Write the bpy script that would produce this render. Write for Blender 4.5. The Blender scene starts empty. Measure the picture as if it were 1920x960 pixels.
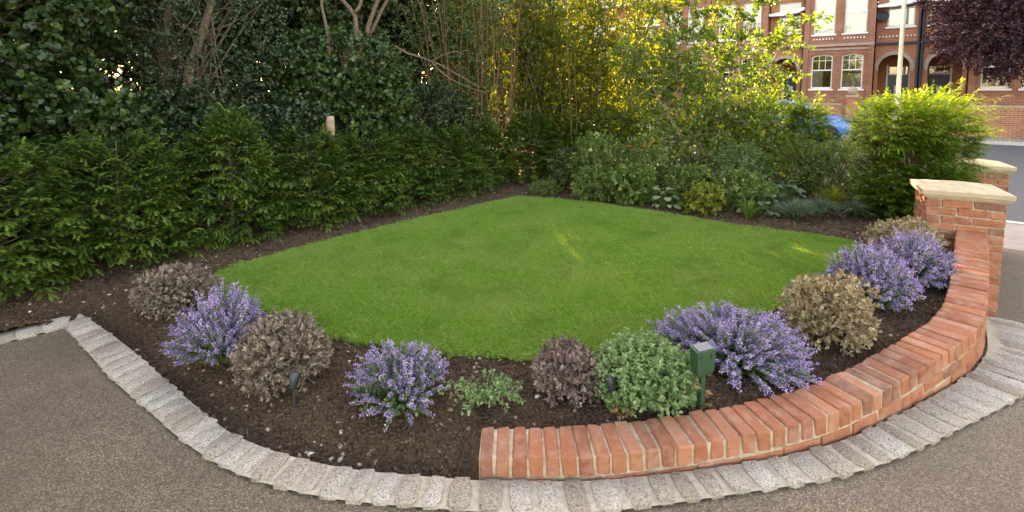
import bpy, bmesh, math, random
import numpy as np
from mathutils import Vector, Matrix

S = bpy.context.scene
COL = S.collection
R = math.radians
rng = np.random.default_rng(7)
random.seed(7)

# ------------------------------------------------------------------ camera
cam_d = bpy.data.cameras.new('camera')
cam = bpy.data.objects.new('camera', cam_d)
COL.objects.link(cam)
cam.location = (0, 0, 1.77)
cam.rotation_euler = (R(85), 0, 0)
cam_d.sensor_width = 36
cam_d.lens = 36 * 930 / 1920
cam_d.shift_y = -229 / 1920
cam_d.clip_start = 0.05
cam_d.clip_end = 1500
S.camera = cam

# ------------------------------------------------------------------ sky, sun, exposure
SUN_EL, SUN_AZ = 16.5, -10.0          # azimuth measured from +Y towards +X
W = bpy.data.worlds.new('World')
S.world = W
W.use_nodes = True
wn = W.node_tree
wn.nodes.clear()
sky = wn.nodes.new('ShaderNodeTexSky')
sky.sky_type = 'NISHITA'
sky.sun_disc = False
sky.sun_elevation = R(SUN_EL)
sky.sun_rotation = R(SUN_AZ)
sky.air_density = 1.0
sky.dust_density = 2.0
sky.ozone_density = 1.0
bg = wn.nodes.new('ShaderNodeBackground')
bg.inputs[1].default_value = 0.15
wo = wn.nodes.new('ShaderNodeOutputWorld')
wn.links.new(sky.outputs[0], bg.inputs[0])
wn.links.new(bg.outputs[0], wo.inputs[0])
sd = bpy.data.lights.new('sun', 'SUN')
sd.energy = 5.0
sd.angle = R(0.55)
sd.color = (1.0, 0.80, 0.52)
sun = bpy.data.objects.new('sun', sd)
COL.objects.link(sun)
_az, _el = R(SUN_AZ), R(SUN_EL)
_dir = Vector((math.sin(_az) * math.cos(_el), math.cos(_az) * math.cos(_el), math.sin(_el)))
sun.rotation_euler = (-_dir).to_track_quat('-Z', 'Y').to_euler()
sun.location = _dir * 60
vs = S.view_settings
vs.view_transform = 'Standard'
vs.look = 'None'
vs.exposure = 3.2
vs.use_white_balance = True
vs.white_balance_temperature = 9800
vs.white_balance_tint = 24
vs.gamma = 1.0
S.cycles.max_bounces = 8
S.cycles.transparent_max_bounces = 16
S.cycles.diffuse_bounces = 4
S.cycles.use_denoising = True

# ------------------------------------------------------------------ small helpers
def ss(a, b, x):
    t = np.clip((np.asarray(x, float) - a) / (b - a), 0, 1)
    return t * t * (3 - 2 * t)

def lerp(x, xs, ys):
    return np.interp(x, xs, ys)

def z_garden(x, y=0):
    x = np.asarray(x, float)
    return .06 + .045 * (np.sqrt(x * x + .25) + x) / 2

def z_drive(x, y=0):
    return .02 * ss(.3, 1.6, x) * (1 - ss(2.4, 3.6, x)) - .28 * ss(3.0, 4.5, x)

def z_wall(x, y=0):
    return lerp(x, [0, .8, 1.6, 2.3, 3.0, 3.6, 4.3], [.10, .125, .17, .21, .27, .35, .48])

def tag(o, label, cat, group=None, kind=None):
    if label: o['label'] = label
    if cat: o['category'] = cat
    if group: o['group'] = group
    if kind: o['kind'] = kind
    return o

def link(o, parent=None):
    COL.objects.link(o)
    if parent is not None:
        o.parent = parent
    return o

def empty(name, loc=(0, 0, 0), rz=0, sc=1.0):
    o = bpy.data.objects.new(name, None)
    COL.objects.link(o)
    o.location = loc
    o.rotation_euler = (0, 0, rz)
    o.scale = (sc, sc, sc) if np.isscalar(sc) else sc
    o.empty_display_size = .1
    return o

def obj(name, me, parent=None, loc=None, rot=None, sc=None):
    o = bpy.data.objects.new(name, me)
    link(o, parent)
    if loc is not None: o.location = loc
    if rot is not None: o.rotation_euler = rot
    if sc is not None: o.scale = sc
    return o

def copy_tree(o, parent=None):
    c = o.copy()
    COL.objects.link(c)
    c.parent = parent
    for ch in o.children:
        copy_tree(ch, c)
    return c

def mesh_np(name, V, F, mat=None, tone=None, smooth=False):
    V = np.asarray(V, np.float32)
    F = np.asarray(F, np.int32)
    me = bpy.data.meshes.new(name)
    k = F.shape[1]
    me.vertices.add(len(V))
    me.vertices.foreach_set('co', V.ravel())
    me.loops.add(F.size)
    me.loops.foreach_set('vertex_index', F.ravel())
    me.polygons.add(len(F))
    me.polygons.foreach_set('loop_start', np.arange(len(F), dtype=np.int32) * k)
    if smooth:
        me.polygons.foreach_set('use_smooth', np.ones(len(F), bool))
    me.update(calc_edges=True)
    if tone is not None:
        a = me.attributes.new('tone', 'FLOAT', 'POINT')
        a.data.foreach_set('value', np.asarray(tone, np.float32))
    if mat: me.materials.append(mat)
    return me

class MB:
    """collects boxes, tubes and polygons into one mesh"""
    def __init__(s): s.v = []; s.f = []
    def add(s, V, F):
        o = len(s.v); s.v.extend([tuple(p) for p in V]); s.f.extend([tuple(i + o for i in f) for f in F])
    def box(s, x0, x1, y0, y1, z0, z1):
        V = [(x, y, z) for z in (z0, z1) for y in (y0, y1) for x in (x0, x1)]
        s.add(V, [(0, 2, 3, 1), (4, 5, 7, 6), (0, 1, 5, 4), (2, 6, 7, 3), (0, 4, 6, 2), (1, 3, 7, 5)])
    def prism(s, pts, y0, y1):       # polygon in xz extruded along y
        n = len(pts)
        V = [(x, y0, z) for x, z in pts] + [(x, y1, z) for x, z in pts]
        F = [tuple(range(n)), tuple(range(2 * n - 1, n - 1, -1))] + [(i, i + n, (i + 1) % n + n, (i + 1) % n) for i in range(n)]
        s.add(V, F)
    def tube(s, P, r, n=6, cap=True):
        V, F = tube(P, r, n)
        s.add(V, F)
        if cap:
            m = len(P)
            o = len(s.v) - n * m
            s.f.append(tuple(o + i for i in range(n))[::-1])
            s.f.append(tuple(o + (m - 1) * n + i for i in range(n)))
    def lathe(s, prof, n=16, c=(0, 0)):
        V = [(c[0] + r * math.cos(2 * math.pi * i / n), c[1] + r * math.sin(2 * math.pi * i / n), z) for r, z in prof for i in range(n)]
        F = [(j * n + i, j * n + (i + 1) % n, (j + 1) * n + (i + 1) % n, (j + 1) * n + i) for j in range(len(prof) - 1) for i in range(n)]
        F += [tuple(range(n))[::-1], tuple((len(prof) - 1) * n + i for i in range(n))]
        s.add(V, F)
    def mesh(s, name, mat, smooth=False):
        me = bpy.data.meshes.new(name)
        me.from_pydata(s.v, [], s.f)
        me.update()
        if smooth:
            me.polygons.foreach_set('use_smooth', np.ones(len(me.polygons), bool))
        me.materials.append(mat)
        return me
    def build(s, name, mat, parent=None, smooth=False, loc=None, rot=None):
        return obj(name, s.mesh(name, mat, smooth), parent, loc, rot)

def tube(P, r, n=6):
    P = np.asarray(P, float)
    r = np.broadcast_to(np.asarray(r, float), (len(P),))
    T = np.gradient(P, axis=0)
    T /= np.linalg.norm(T, axis=1)[:, None] + 1e-9
    ref = np.array([0, 0, 1.]) if abs(T[0][2]) < .9 else np.array([1., 0, 0])
    V = []
    for p, t, q in zip(P, T, r):
        a = np.cross(t, ref); a /= np.linalg.norm(a) + 1e-9
        b = np.cross(t, a)
        for i in range(n):
            w = 2 * math.pi * i / n
            V.append(p + q * (math.cos(w) * a + math.sin(w) * b))
    F = [(j * n + i, j * n + (i + 1) % n, (j + 1) * n + (i + 1) % n, (j + 1) * n + i) for j in range(len(P) - 1) for i in range(n)]
    return V, F

def smooth_path(pts, step):
    """Catmull-Rom through pts, resampled at equal arc length"""
    P = np.asarray(pts, float)
    Q = np.vstack([2 * P[0] - P[1], P, 2 * P[-1] - P[-2]])
    out = []
    for i in range(len(P) - 1):
        p0, p1, p2, p3 = Q[i:i + 4]
        for t in np.linspace(0, 1, 24, endpoint=False):
            out.append(.5 * (2 * p1 + (p2 - p0) * t + (2 * p0 - 5 * p1 + 4 * p2 - p3) * t * t + (3 * p1 - p0 - 3 * p2 + p3) * t ** 3))
    out.append(P[-1])
    out = np.array(out)
    s = np.r_[0, np.cumsum(np.linalg.norm(np.diff(out, axis=0), axis=1))]
    n = max(2, int(round(s[-1] / step)) + 1)
    q = np.linspace(0, s[-1], n)
    return np.stack([np.interp(q, s, out[:, k]) for k in range(out.shape[1])], 1), s[-1]

def in_poly(x, y, poly):
    poly = np.asarray(poly)
    x = np.asarray(x); y = np.asarray(y)
    c = np.zeros(x.shape, bool)
    j = len(poly) - 1
    for i in range(len(poly)):
        xi, yi = poly[i]; xj, yj = poly[j]
        m = ((yi > y) != (yj > y)) & (x < (xj - xi) * (y - yi) / (yj - yi + 1e-12) + xi)
        c ^= m
        j = i
    return c

def vnoise(x, y, seed=0):
    """cheap smooth 2-d value noise"""
    r = np.random.default_rng(seed)
    T = r.random((64, 64))
    xi = np.floor(x).astype(int); yi = np.floor(y).astype(int)
    fx = x - xi; fy = y - yi
    fx = fx * fx * (3 - 2 * fx); fy = fy * fy * (3 - 2 * fy)
    g = lambda a, b: T[a % 64, b % 64]
    return (g(xi, yi) * (1 - fx) + g(xi + 1, yi) * fx) * (1 - fy) + (g(xi, yi + 1) * (1 - fx) + g(xi + 1, yi + 1) * fx) * fy

# ------------------------------------------------------------------ materials
class NT:
    def __init__(s, name):
        s.m = bpy.data.materials.new(name)
        s.m.use_nodes = True
        s.t = s.m.node_tree
        s.t.nodes.clear()
        s.out = s.n('ShaderNodeOutputMaterial')
    def n(s, typ, **kw):
        q = s.t.nodes.new(typ)
        for k, v in kw.items(): setattr(q, k, v)
        return q
    def l(s, a, b): s.t.links.new(a, b)
    def set(s, node, **kw):
        for k, v in kw.items():
            node.inputs[k.replace('_', ' ')].default_value = v
    def bsdf(s, col=None, rough=.6, spec=.5, metal=0):
        b = s.n('ShaderNodeBsdfPrincipled')
        b.inputs['Roughness'].default_value = rough
        b.inputs['Specular IOR Level'].default_value = spec
        b.inputs['Metallic'].default_value = metal
        if col is not None:
            if hasattr(col, 'links'): s.l(col, b.inputs['Base Color'])
            else: b.inputs['Base Color'].default_value = (*col, 1)
        return b
    def ramp(s, fac, stops, interp='LINEAR'):
        r = s.n('ShaderNodeValToRGB')
        r.color_ramp.interpolation = interp
        e = r.color_ramp.elements
        while len(e) < len(stops): e.new(.5)
        for q, (p, c) in zip(e, stops):
            q.position = p
            q.color = (*c, 1) if len(c) == 3 else c
        s.l(fac, r.inputs[0])
        return r.outputs[0]
    def noise(s, scale, detail=4, vec=None, rough=.55, dist=0):
        q = s.n('ShaderNodeTexNoise')
        q.inputs['Scale'].default_value = scale
        q.inputs['Detail'].default_value = detail
        q.inputs['Roughness'].default_value = rough
        q.inputs['Distortion'].default_value = dist
        if vec is not None: s.l(vec, q.inputs['Vector'])
        return q.outputs['Fac']
    def voro(s, scale, vec=None, out='Color', feature='F1'):
        q = s.n('ShaderNodeTexVoronoi')
        q.feature = feature
        q.inputs['Scale'].default_value = scale
        if vec is not None: s.l(vec, q.inputs['Vector'])
        return q.outputs[out]
    def mix(s, fac, a, b, mode='MIX'):
        q = s.n('ShaderNodeMix', data_type='RGBA', blend_type=mode)
        for i, v in ((0, fac), (6, a), (7, b)):
            if hasattr(v, 'links'): s.l(v, q.inputs[i])
            elif i == 0: q.inputs[i].default_value = v
            else: q.inputs[i].default_value = (*v, 1)
        return q.outputs[2]
    def math(s, op, a, b=0.):
        q = s.n('ShaderNodeMath', operation=op)
        for i, v in ((0, a), (1, b)):
            if hasattr(v, 'links'): s.l(v, q.inputs[i])
            else: q.inputs[i].default_value = v
        return q.outputs[0]
    def pos(s): return s.n('ShaderNodeNewGeometry').outputs['Position']
    def objc(s): return s.n('ShaderNodeTexCoord').outputs['Object']
    def rnd(s): return s.n('ShaderNodeObjectInfo').outputs['Random']
    def objvec(s):
        """object coordinates shifted by a random offset for every object"""
        k = s.math('MULTIPLY', s.rnd(), 57.)
        q = s.n('ShaderNodeVectorMath', operation='ADD')
        s.l(s.objc(), q.inputs[0]); s.l(k, q.inputs[1])
        return q.outputs[0]
    def bump(s, b, h, strength=.4, dist=.01):
        q = s.n('ShaderNodeBump')
        q.inputs['Strength'].default_value = strength
        q.inputs['Distance'].default_value = dist
        s.l(h, q.inputs['Height'])
        s.l(q.outputs[0], b.inputs['Normal'])
    def end(s, sh):
        s.l(sh.outputs[0], s.out.inputs[0])
        return s.m

def leaf_mat(name, stops, trans=.4, tcol=(1.15, 1.1, .45), rough=.45, spec=.4):
    t = NT(name)
    a = t.n('ShaderNodeAttribute', attribute_name='tone')
    c = t.ramp(a.outputs['Fac'], stops)
    b = t.bsdf(c, rough, spec)
    tr = t.n('ShaderNodeBsdfTranslucent')
    t.l(t.mix(1.0, c, tcol, 'MULTIPLY'), tr.inputs[0])
    m = t.n('ShaderNodeMixShader')
    m.inputs[0].default_value = trans
    t.l(b.outputs[0], m.inputs[1]); t.l(tr.outputs[0], m.inputs[2])
    return t.end(m)

def plain(name, col, rough=.6, spec=.5, metal=0, nz=0, scale=20, bump=0):
    t = NT(name)
    if nz:
        n = t.noise(scale, 5, t.objc())
        c = t.ramp(n, [(.3, tuple(v * (1 - nz) for v in col)), (.7, tuple(min(1, v * (1 + nz)) for v in col))])
        b = t.bsdf(c, rough, spec, metal)
        if bump: t.bump(b, n, bump, .01)
    else:
        b = t.bsdf(col, rough, spec, metal)
    return t.end(b)

M = {}
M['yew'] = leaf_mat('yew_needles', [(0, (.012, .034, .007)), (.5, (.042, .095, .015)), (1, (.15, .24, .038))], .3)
M['yew_gold'] = leaf_mat('golden_yew_needles', [(0, (.028, .065, .010)), (.5, (.08, .155, .015)), (1, (.27, .38, .032))], .48, (1.05, 1.15, .3))
M['ivy'] = leaf_mat('ivy_leaf', [(0, (.012, .030, .009)), (.6, (.034, .078, .017)), (1, (.10, .165, .034))], .2, rough=.36, spec=.5)
M['holly'] = leaf_mat('holly_leaf', [(0, (.012, .028, .011)), (.6, (.030, .064, .022)), (1, (.075, .12, .04))], .18, rough=.33, spec=.55)
M['dense'] = leaf_mat('evergreen_leaf', [(0, (.014, .030, .008)), (.6, (.034, .064, .014)), (1, (.09, .135, .028))], .25)
M['hazel'] = leaf_mat('hazel_leaf', [(0, (.07, .11, .016)), (.6, (.16, .185, .022)), (1, (.28, .285, .05))], .6, (1.08, 1.12, .48))
M['privet'] = leaf_mat('privet_leaf', [(0, (.05, .085, .03)), (.6, (.10, .145, .05)), (1, (.19, .22, .07))], .42)
M['birch'] = leaf_mat('birch_leaf', [(0, (.06, .12, .022)), (.6, (.125, .20, .04)), (1, (.25, .31, .07))], .5, (1.1, 1.2, .4))
M['beech'] = leaf_mat('copper_beech_leaf', [(0, (.024, .011, .017)), (.6, (.060, .025, .035)), (1, (.16, .075, .08))], .35, (1.2, .6, .6))
M['hebe'] = leaf_mat('hebe_leaf', [(0, (.09, .064, .046)), (.5, (.235, .175, .128)), (1, (.46, .375, .285))], .2, (1.1, 1, .7), .55, .3)
M['hebe_plum'] = leaf_mat('plum_hebe_leaf', [(0, (.10, .062, .052)), (.5, (.225, .15, .125)), (1, (.42, .31, .26))], .2, (1.1, .9, .8), .55, .3)
M['hebe_tan'] = leaf_mat('tan_hebe_leaf', [(0, (.15, .112, .062)), (.5, (.35, .27, .16)), (1, (.60, .50, .32))], .22, (1.1, 1, .6), .55, .3)
M['mint'] = leaf_mat('catmint_leaf', [(0, (.06, .115, .04)), (.6, (.13, .215, .08)), (1, (.24, .33, .15))], .35, rough=.6, spec=.25)
M['mint_pale'] = leaf_mat('pale_catmint_leaf', [(0, (.09, .17, .06)), (.55, (.19, .31, .12)), (1, (.36, .47, .24))], .35, rough=.6, spec=.25)
M['flower'] = leaf_mat('catmint_flower', [(0, (.24, .155, .37)), (.5, (.455, .335, .59)), (.85, (.67, .51, .73)), (1, (.83, .64, .73))], .35, (1, .95, 1.1), .7, .15)
M['border'] = leaf_mat('border_leaf', [(0, (.07, .125, .032)), (.6, (.15, .235, .065)), (1, (.32, .41, .13))], .5)
M['blade'] = leaf_mat('strap_leaf', [(0, (.05, .10, .02)), (.6, (.10, .18, .03)), (1, (.22, .30, .06))], .4)
M['bluegrass'] = leaf_mat('blue_grass_blade', [(0, (.06, .11, .07)), (.6, (.11, .18, .11)), (1, (.20, .27, .17))], .35)
M['gold_leaf'] = leaf_mat('golden_leaf', [(0, (.10, .14, .02)), (.6, (.22, .25, .03)), (1, (.40, .38, .06))], .45)
M['hosta'] = leaf_mat('hosta_leaf', [(0, (.07, .13, .06)), (.6, (.13, .20, .09)), (1, (.26, .32, .16))], .3, rough=.4)
M['petal_cream'] = leaf_mat('cream_petal', [(0, (.70, .58, .30)), (1, (.85, .76, .48))], .3, (1, .95, .8))
M['petal_orange'] = leaf_mat('orange_petal', [(0, (.55, .14, .02)), (1, (.80, .32, .04))], .3, (1, .7, .4))
M['petal_yellow'] = leaf_mat('yellow_petal', [(0, (.65, .48, .02)), (1, (.80, .65, .06))], .3)
M['dry'] = leaf_mat('dry_leaf', [(0, (.22, .12, .05)), (1, (.42, .26, .13))], .25)
M['bark'] = plain('bark', (.13, .095, .065), .9, .2, 0, .5, 30, .6)
M['bark_pale'] = plain('pale_bark', (.30, .22, .15), .85, .2, 0, .35, 40, .4)
M['bark_mid'] = plain('brown_bark', (.15, .105, .07), .85, .2, 0, .35, 40, .4)
M['bark_red'] = plain('reddish_bark', (.20, .105, .06), .85, .2, 0, .4, 40, .4)
M['stem_green'] = plain('green_stem', (.09, .13, .04), .7, .2)
M['twig'] = plain('twig', (.16, .12, .06), .8, .2)

def m_soil():
    t = NT('garden_soil')
    p = t.pos()
    n = t.noise(9, 8, p, .65)
    n2 = t.noise(60, 6, p, .7)
    c = t.ramp(n2, [(.3, (.062, .036, .021)), (.6, (.165, .10, .060)), (.8, (.30, .195, .13))])
    c = t.mix(t.math('MULTIPLY', n, .45), c, (.095, .058, .037))
    b = t.bsdf(c, .95, .15)
    t.bump(b, t.math('ADD', n2, t.noise(220, 4, p)), .9, .02)
    return t.end(b)
M['soil'] = m_soil()

def m_chip():
    t = NT('bark_chip')
    c = t.ramp(t.rnd(), [(0, (.028, .016, .010)), (.5, (.075, .045, .027)), (.88, (.15, .10, .062)), (1, (.30, .22, .15))])
    return t.end(t.bsdf(c, .9, .2))
M['chip'] = m_chip()
def m_pebble():
    t = NT('pebble')
    c = t.ramp(t.rnd(), [(0, (.13, .09, .06)), (.4, (.28, .19, .12)), (.75, (.42, .35, .28)), (1, (.6, .56, .5))])
    return t.end(t.bsdf(c, .6, .4))
M['pebble'] = m_pebble()

def m_drive():
    t = NT('resin_gravel')
    p = t.pos()
    v = t.voro(200, p)
    sep = t.n('ShaderNodeSeparateColor'); t.l(v, sep.inputs[0])
    c = t.ramp(sep.outputs[0], [(0, (.062, .042, .025)), (.3, (.118, .084, .053)), (.6, (.172, .126, .082)), (.85, (.255, .193, .13)), (1, (.40, .32, .225))])
    big = t.noise(.9, 7, p, .65)
    c = t.mix(t.ramp(big, [(.36, (0, 0, 0)), (.70, (.8, .8, .8))]), c, (.095, .066, .042))
    d = t.voro(200, p, 'Distance')
    b = t.bsdf(c, .62, .35)
    t.bump(b, t.math('MULTIPLY', d, -1.), .7, .006)
    return t.end(b)
M['drive'] = m_drive()

def m_granite():
    t = NT('granite')
    q_ = t.n('ShaderNodeVectorMath', operation='ADD')
    t.l(t.pos(), q_.inputs[0]); t.l(t.math('MULTIPLY', t.rnd(), 57.), q_.inputs[1])
    v = q_.outputs[0]
    n = t.noise(120, 4, v, .75)
    n2 = t.noise(16, 4, v)
    c = t.ramp(n, [(.36, (.07, .06, .05)), (.43, (.30, .265, .225)), (.52, (.47, .425, .37)), (.72, (.66, .60, .53))])
    k = t.ramp(t.rnd(), [(0, (.66, .58, .49)), (.5, (.86, .81, .74)), (1, (.98, .95, .90))])
    c = t.mix(1.0, c, k, 'MULTIPLY')
    c = t.mix(t.ramp(n2, [(.5, (0, 0, 0)), (.75, (.5, .5, .5))]), c, (.30, .25, .19))
    b = t.bsdf(c, .8, .3)
    t.bump(b, t.math('ADD', t.noise(45, 6, v), t.math('MULTIPLY', n, .4)), .7, .012)
    return t.end(b)
M['granite'] = m_granite()

def m_mortar():
    t = NT('mortar')
    p = t.pos()
    n = t.noise(30, 6, p)
    c = t.ramp(n, [(.3, (.30, .25, .18)), (.7, (.50, .43, .33))])
    b = t.bsdf(c, .9, .2)
    t.bump(b, t.noise(120, 4, p), .5, .006)
    return t.end(b)
M['mortar'] = m_mortar()
def m_wall_mortar():
    t = NT('wall_mortar')
    p = t.pos()
    n = t.noise(25, 6, p, .65)
    c = t.ramp(n, [(.3, (.28, .19, .12)), (.5, (.40, .30, .205)), (.7, (.54, .44, .32))])
    b = t.bsdf(c, .9, .2)
    t.bump(b, t.noise(120, 4, p), .5, .006)
    return t.end(b)
M['wall_mortar'] = m_wall_mortar()

def m_brick():
    t = NT('handmade_brick')
    v = t.objvec()
    r = t.rnd()
    base = t.ramp(r, [(0, (.27, .082, .045)), (.3, (.40, .138, .070)), (.55, (.35, .115, .058)), (.74, (.47, .19, .105)), (.90, (.30, .11, .065)), (1, (.19, .095, .072))])
    n = t.noise(16, 6, v, .65, .6)
    c = t.mix(t.ramp(n, [(.40, (0, 0, 0)), (.72, (.65, .65, .65))]), base, (.43, .185, .095))
    n2 = t.noise(40, 6, v, .75)
    c = t.mix(t.ramp(n2, [(.56, (0, 0, 0)), (.74, (.8, .8, .8))]), c, (.11, .055, .04))
    n3 = t.noise(9, 6, v, .7)
    c = t.mix(t.ramp(n3, [(.48, (0, 0, 0)), (.74, (.55, .55, .55))]), c, (.50, .33, .245))
    b = t.bsdf(c, .85, .25)
    t.bump(b, t.math('ADD', t.noise(70, 8, v, .75), n), .8, .010)
    return t.end(b)
M['brick'] = m_brick()

def m_brick_tex(name, cols, mortar, sc=1.0):
    """brickwork too far away to pick out single bricks"""
    t = NT(name)
    sep = t.n('ShaderNodeSeparateXYZ'); t.l(t.objc(), sep.inputs[0])
    cmb = t.n('ShaderNodeCombineXYZ')
    t.l(t.math('ADD', sep.outputs[0], sep.outputs[1]), cmb.inputs[0]); t.l(sep.outputs[2], cmb.inputs[1])
    q = t.n('ShaderNodeTexBrick')
    t.l(cmb.outputs[0], q.inputs['Vector'])
    q.inputs['Color1'].default_value = (*cols[0], 1)
    q.inputs['Color2'].default_value = (*cols[1], 1)
    q.inputs['Mortar'].default_value = (*mortar, 1)
    q.inputs['Scale'].default_value = 1.0
    q.inputs['Brick Width'].default_value = .225 * sc
    q.inputs['Row Height'].default_value = .075 * sc
    q.inputs['Mortar Size'].default_value = .009
    q.inputs['Bias'].default_value = -.1
    n = t.noise(1.6, 6, t.objc())
    c = t.mix(t.ramp(n, [(.4, (0, 0, 0)), (.7, (.55, .55, .55))]), q.outputs[0], tuple(v * .55 for v in cols[0]))
    b = t.bsdf(c, .85, .2)
    t.bump(b, q.outputs['Fac'], -.4, .01)
    return t.end(b)
M['brickwork'] = m_brick_tex('terrace_brickwork', ((.40, .145, .08), (.28, .09, .054)), (.36, .29, .22))
M['brickwork_orange'] = m_brick_tex('orange_brickwork', ((.47, .17, .08), (.40, .135, .065)), (.40, .28, .2))
M['capstone'] = plain('cast_stone', (.47, .365, .24), .8, .25, 0, .12, 14, .15)
M['white'] = plain('white_paint', (.78, .77, .74), .45, .4)
M['stonetrim'] = plain('stone_trim', (.40, .31, .24), .8, .2, 0, .2, 8)
M['dark_room'] = plain('dark_interior', (.03, .03, .032), .9, .1)
M['blind'] = plain('window_blind', (.55, .55, .52), .8, .2)
M['door'] = plain('door_paint', (.02, .035, .06), .35, .5)
M['render'] = plain('porch_render', (.42, .17, .09), .85, .2, 0, .15, 4)
M['pipe'] = plain('iron_pipe', (.03, .035, .045), .5, .4)
M['slate'] = plain('slate', (.09, .085, .09), .6, .3, 0, .3, 12)
M['lamp'] = plain('cream_pole_paint', (.70, .62, .46), .5, .4, 0, .1, 5)
M['green_plastic'] = plain('green_plastic', (.018, .065, .030), .42, .45, 0, .15, 9)
M['panel'] = plain('solar_panel', (.10, .105, .12), .28, .5)
M['black_plastic'] = plain('black_plastic', (.035, .038, .045), .45, .4)
M['dark_lens'] = plain('lens', (.06, .065, .07), .12, .5)
M['timber'] = plain('weathered_timber', (.36, .25, .17), .85, .2, 0, .3, 18, .4)
M['car'] = plain('blue_car_paint', (.02, .16, .48), .25, .6)
M['tyre'] = plain('tyre_rubber', (.02, .02, .02), .8, .3)
M['alloy'] = plain('alloy', (.55, .56, .58), .3, .5, .8)
M['red_lens'] = plain('red_lens', (.45, .02, .02), .15, .6)
M['clear_lens'] = plain('clear_lens', (.75, .78, .8), .1, .7)
M['asphalt'] = plain('asphalt', (.075, .078, .085), .85, .3, 0, .25, 60, .3)
M['slab'] = plain('paving_slab', (.24, .225, .21), .85, .25, 0, .15, 6, .2)
M['kerbstone'] = plain('kerb_stone', (.42, .40, .37), .8, .25, 0, .15, 8, .2)
M['earth'] = plain('open_ground', (.05, .055, .025), .95, .1, 0, .4, 1.2)

def m_glass():
    t = NT('window_glass')
    g = t.n('ShaderNodeBsdfGlossy'); g.inputs['Roughness'].default_value = .03
    tr = t.n('ShaderNodeBsdfTransparent'); tr.inputs[0].default_value = (.75, .8, .8, 1)
    f = t.n('ShaderNodeFresnel'); f.inputs[0].default_value = 1.6
    m = t.n('ShaderNodeMixShader')
    t.l(t.math('ADD', f.outputs[0], .12), m.inputs[0])
    t.l(tr.outputs[0], m.inputs[1]); t.l(g.outputs[0], m.inputs[2])
    return t.end(m)
M['glass'] = m_glass()

def m_grass():
    t = NT('lawn_grass')
    p = t.pos()
    a = t.n('ShaderNodeAttribute', attribute_name='tone')
    c = t.ramp(a.outputs['Fac'], [(0, (.115, .25, .036)), (.5, (.18, .375, .052)), (1, (.265, .47, .088))])
    n = t.noise(1.3, 6, p, .7)
    n2 = t.noise(9, 5, p, .65)
    c = t.mix(t.ramp(n, [(.40, (0, 0, 0)), (.66, (.8, .8, .8))]), c, (.28, .38, .095))
    c = t.mix(t.ramp(n2, [(.5, (0, 0, 0)), (.72, (.55, .55, .55))]), c, (.33, .36, .12))
    n3 = t.noise(2.4, 4, p, .6)
    c = t.mix(t.ramp(n3, [(.5, (0, 0, 0)), (.7, (.5, .5, .5))]), c, (.10, .22, .03))
    b = t.bsdf(c, .55, .25)
    tr = t.n('ShaderNodeBsdfTranslucent'); t.l(t.mix(1.0, c, (1.2, 1.1, .5), 'MULTIPLY'), tr.inputs[0])
    m = t.n('ShaderNodeMixShader'); m.inputs[0].default_value = .35
    t.l(b.outputs[0], m.inputs[1]); t.l(tr.outputs[0], m.inputs[2])
    return t.end(m)
M['grass'] = m_grass()
M['turf'] = plain('turf_base', (.19, .30, .06), .95, .1, 0, .4, 9)

# ------------------------------------------------------------------ leaf builders
def unit(a): return a / (np.linalg.norm(a, axis=-1, keepdims=True) + 1e-9)
def rvec(n, r): return unit(r.normal(size=(n, 3)))
UP = np.array([0, 0, 1.])

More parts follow.
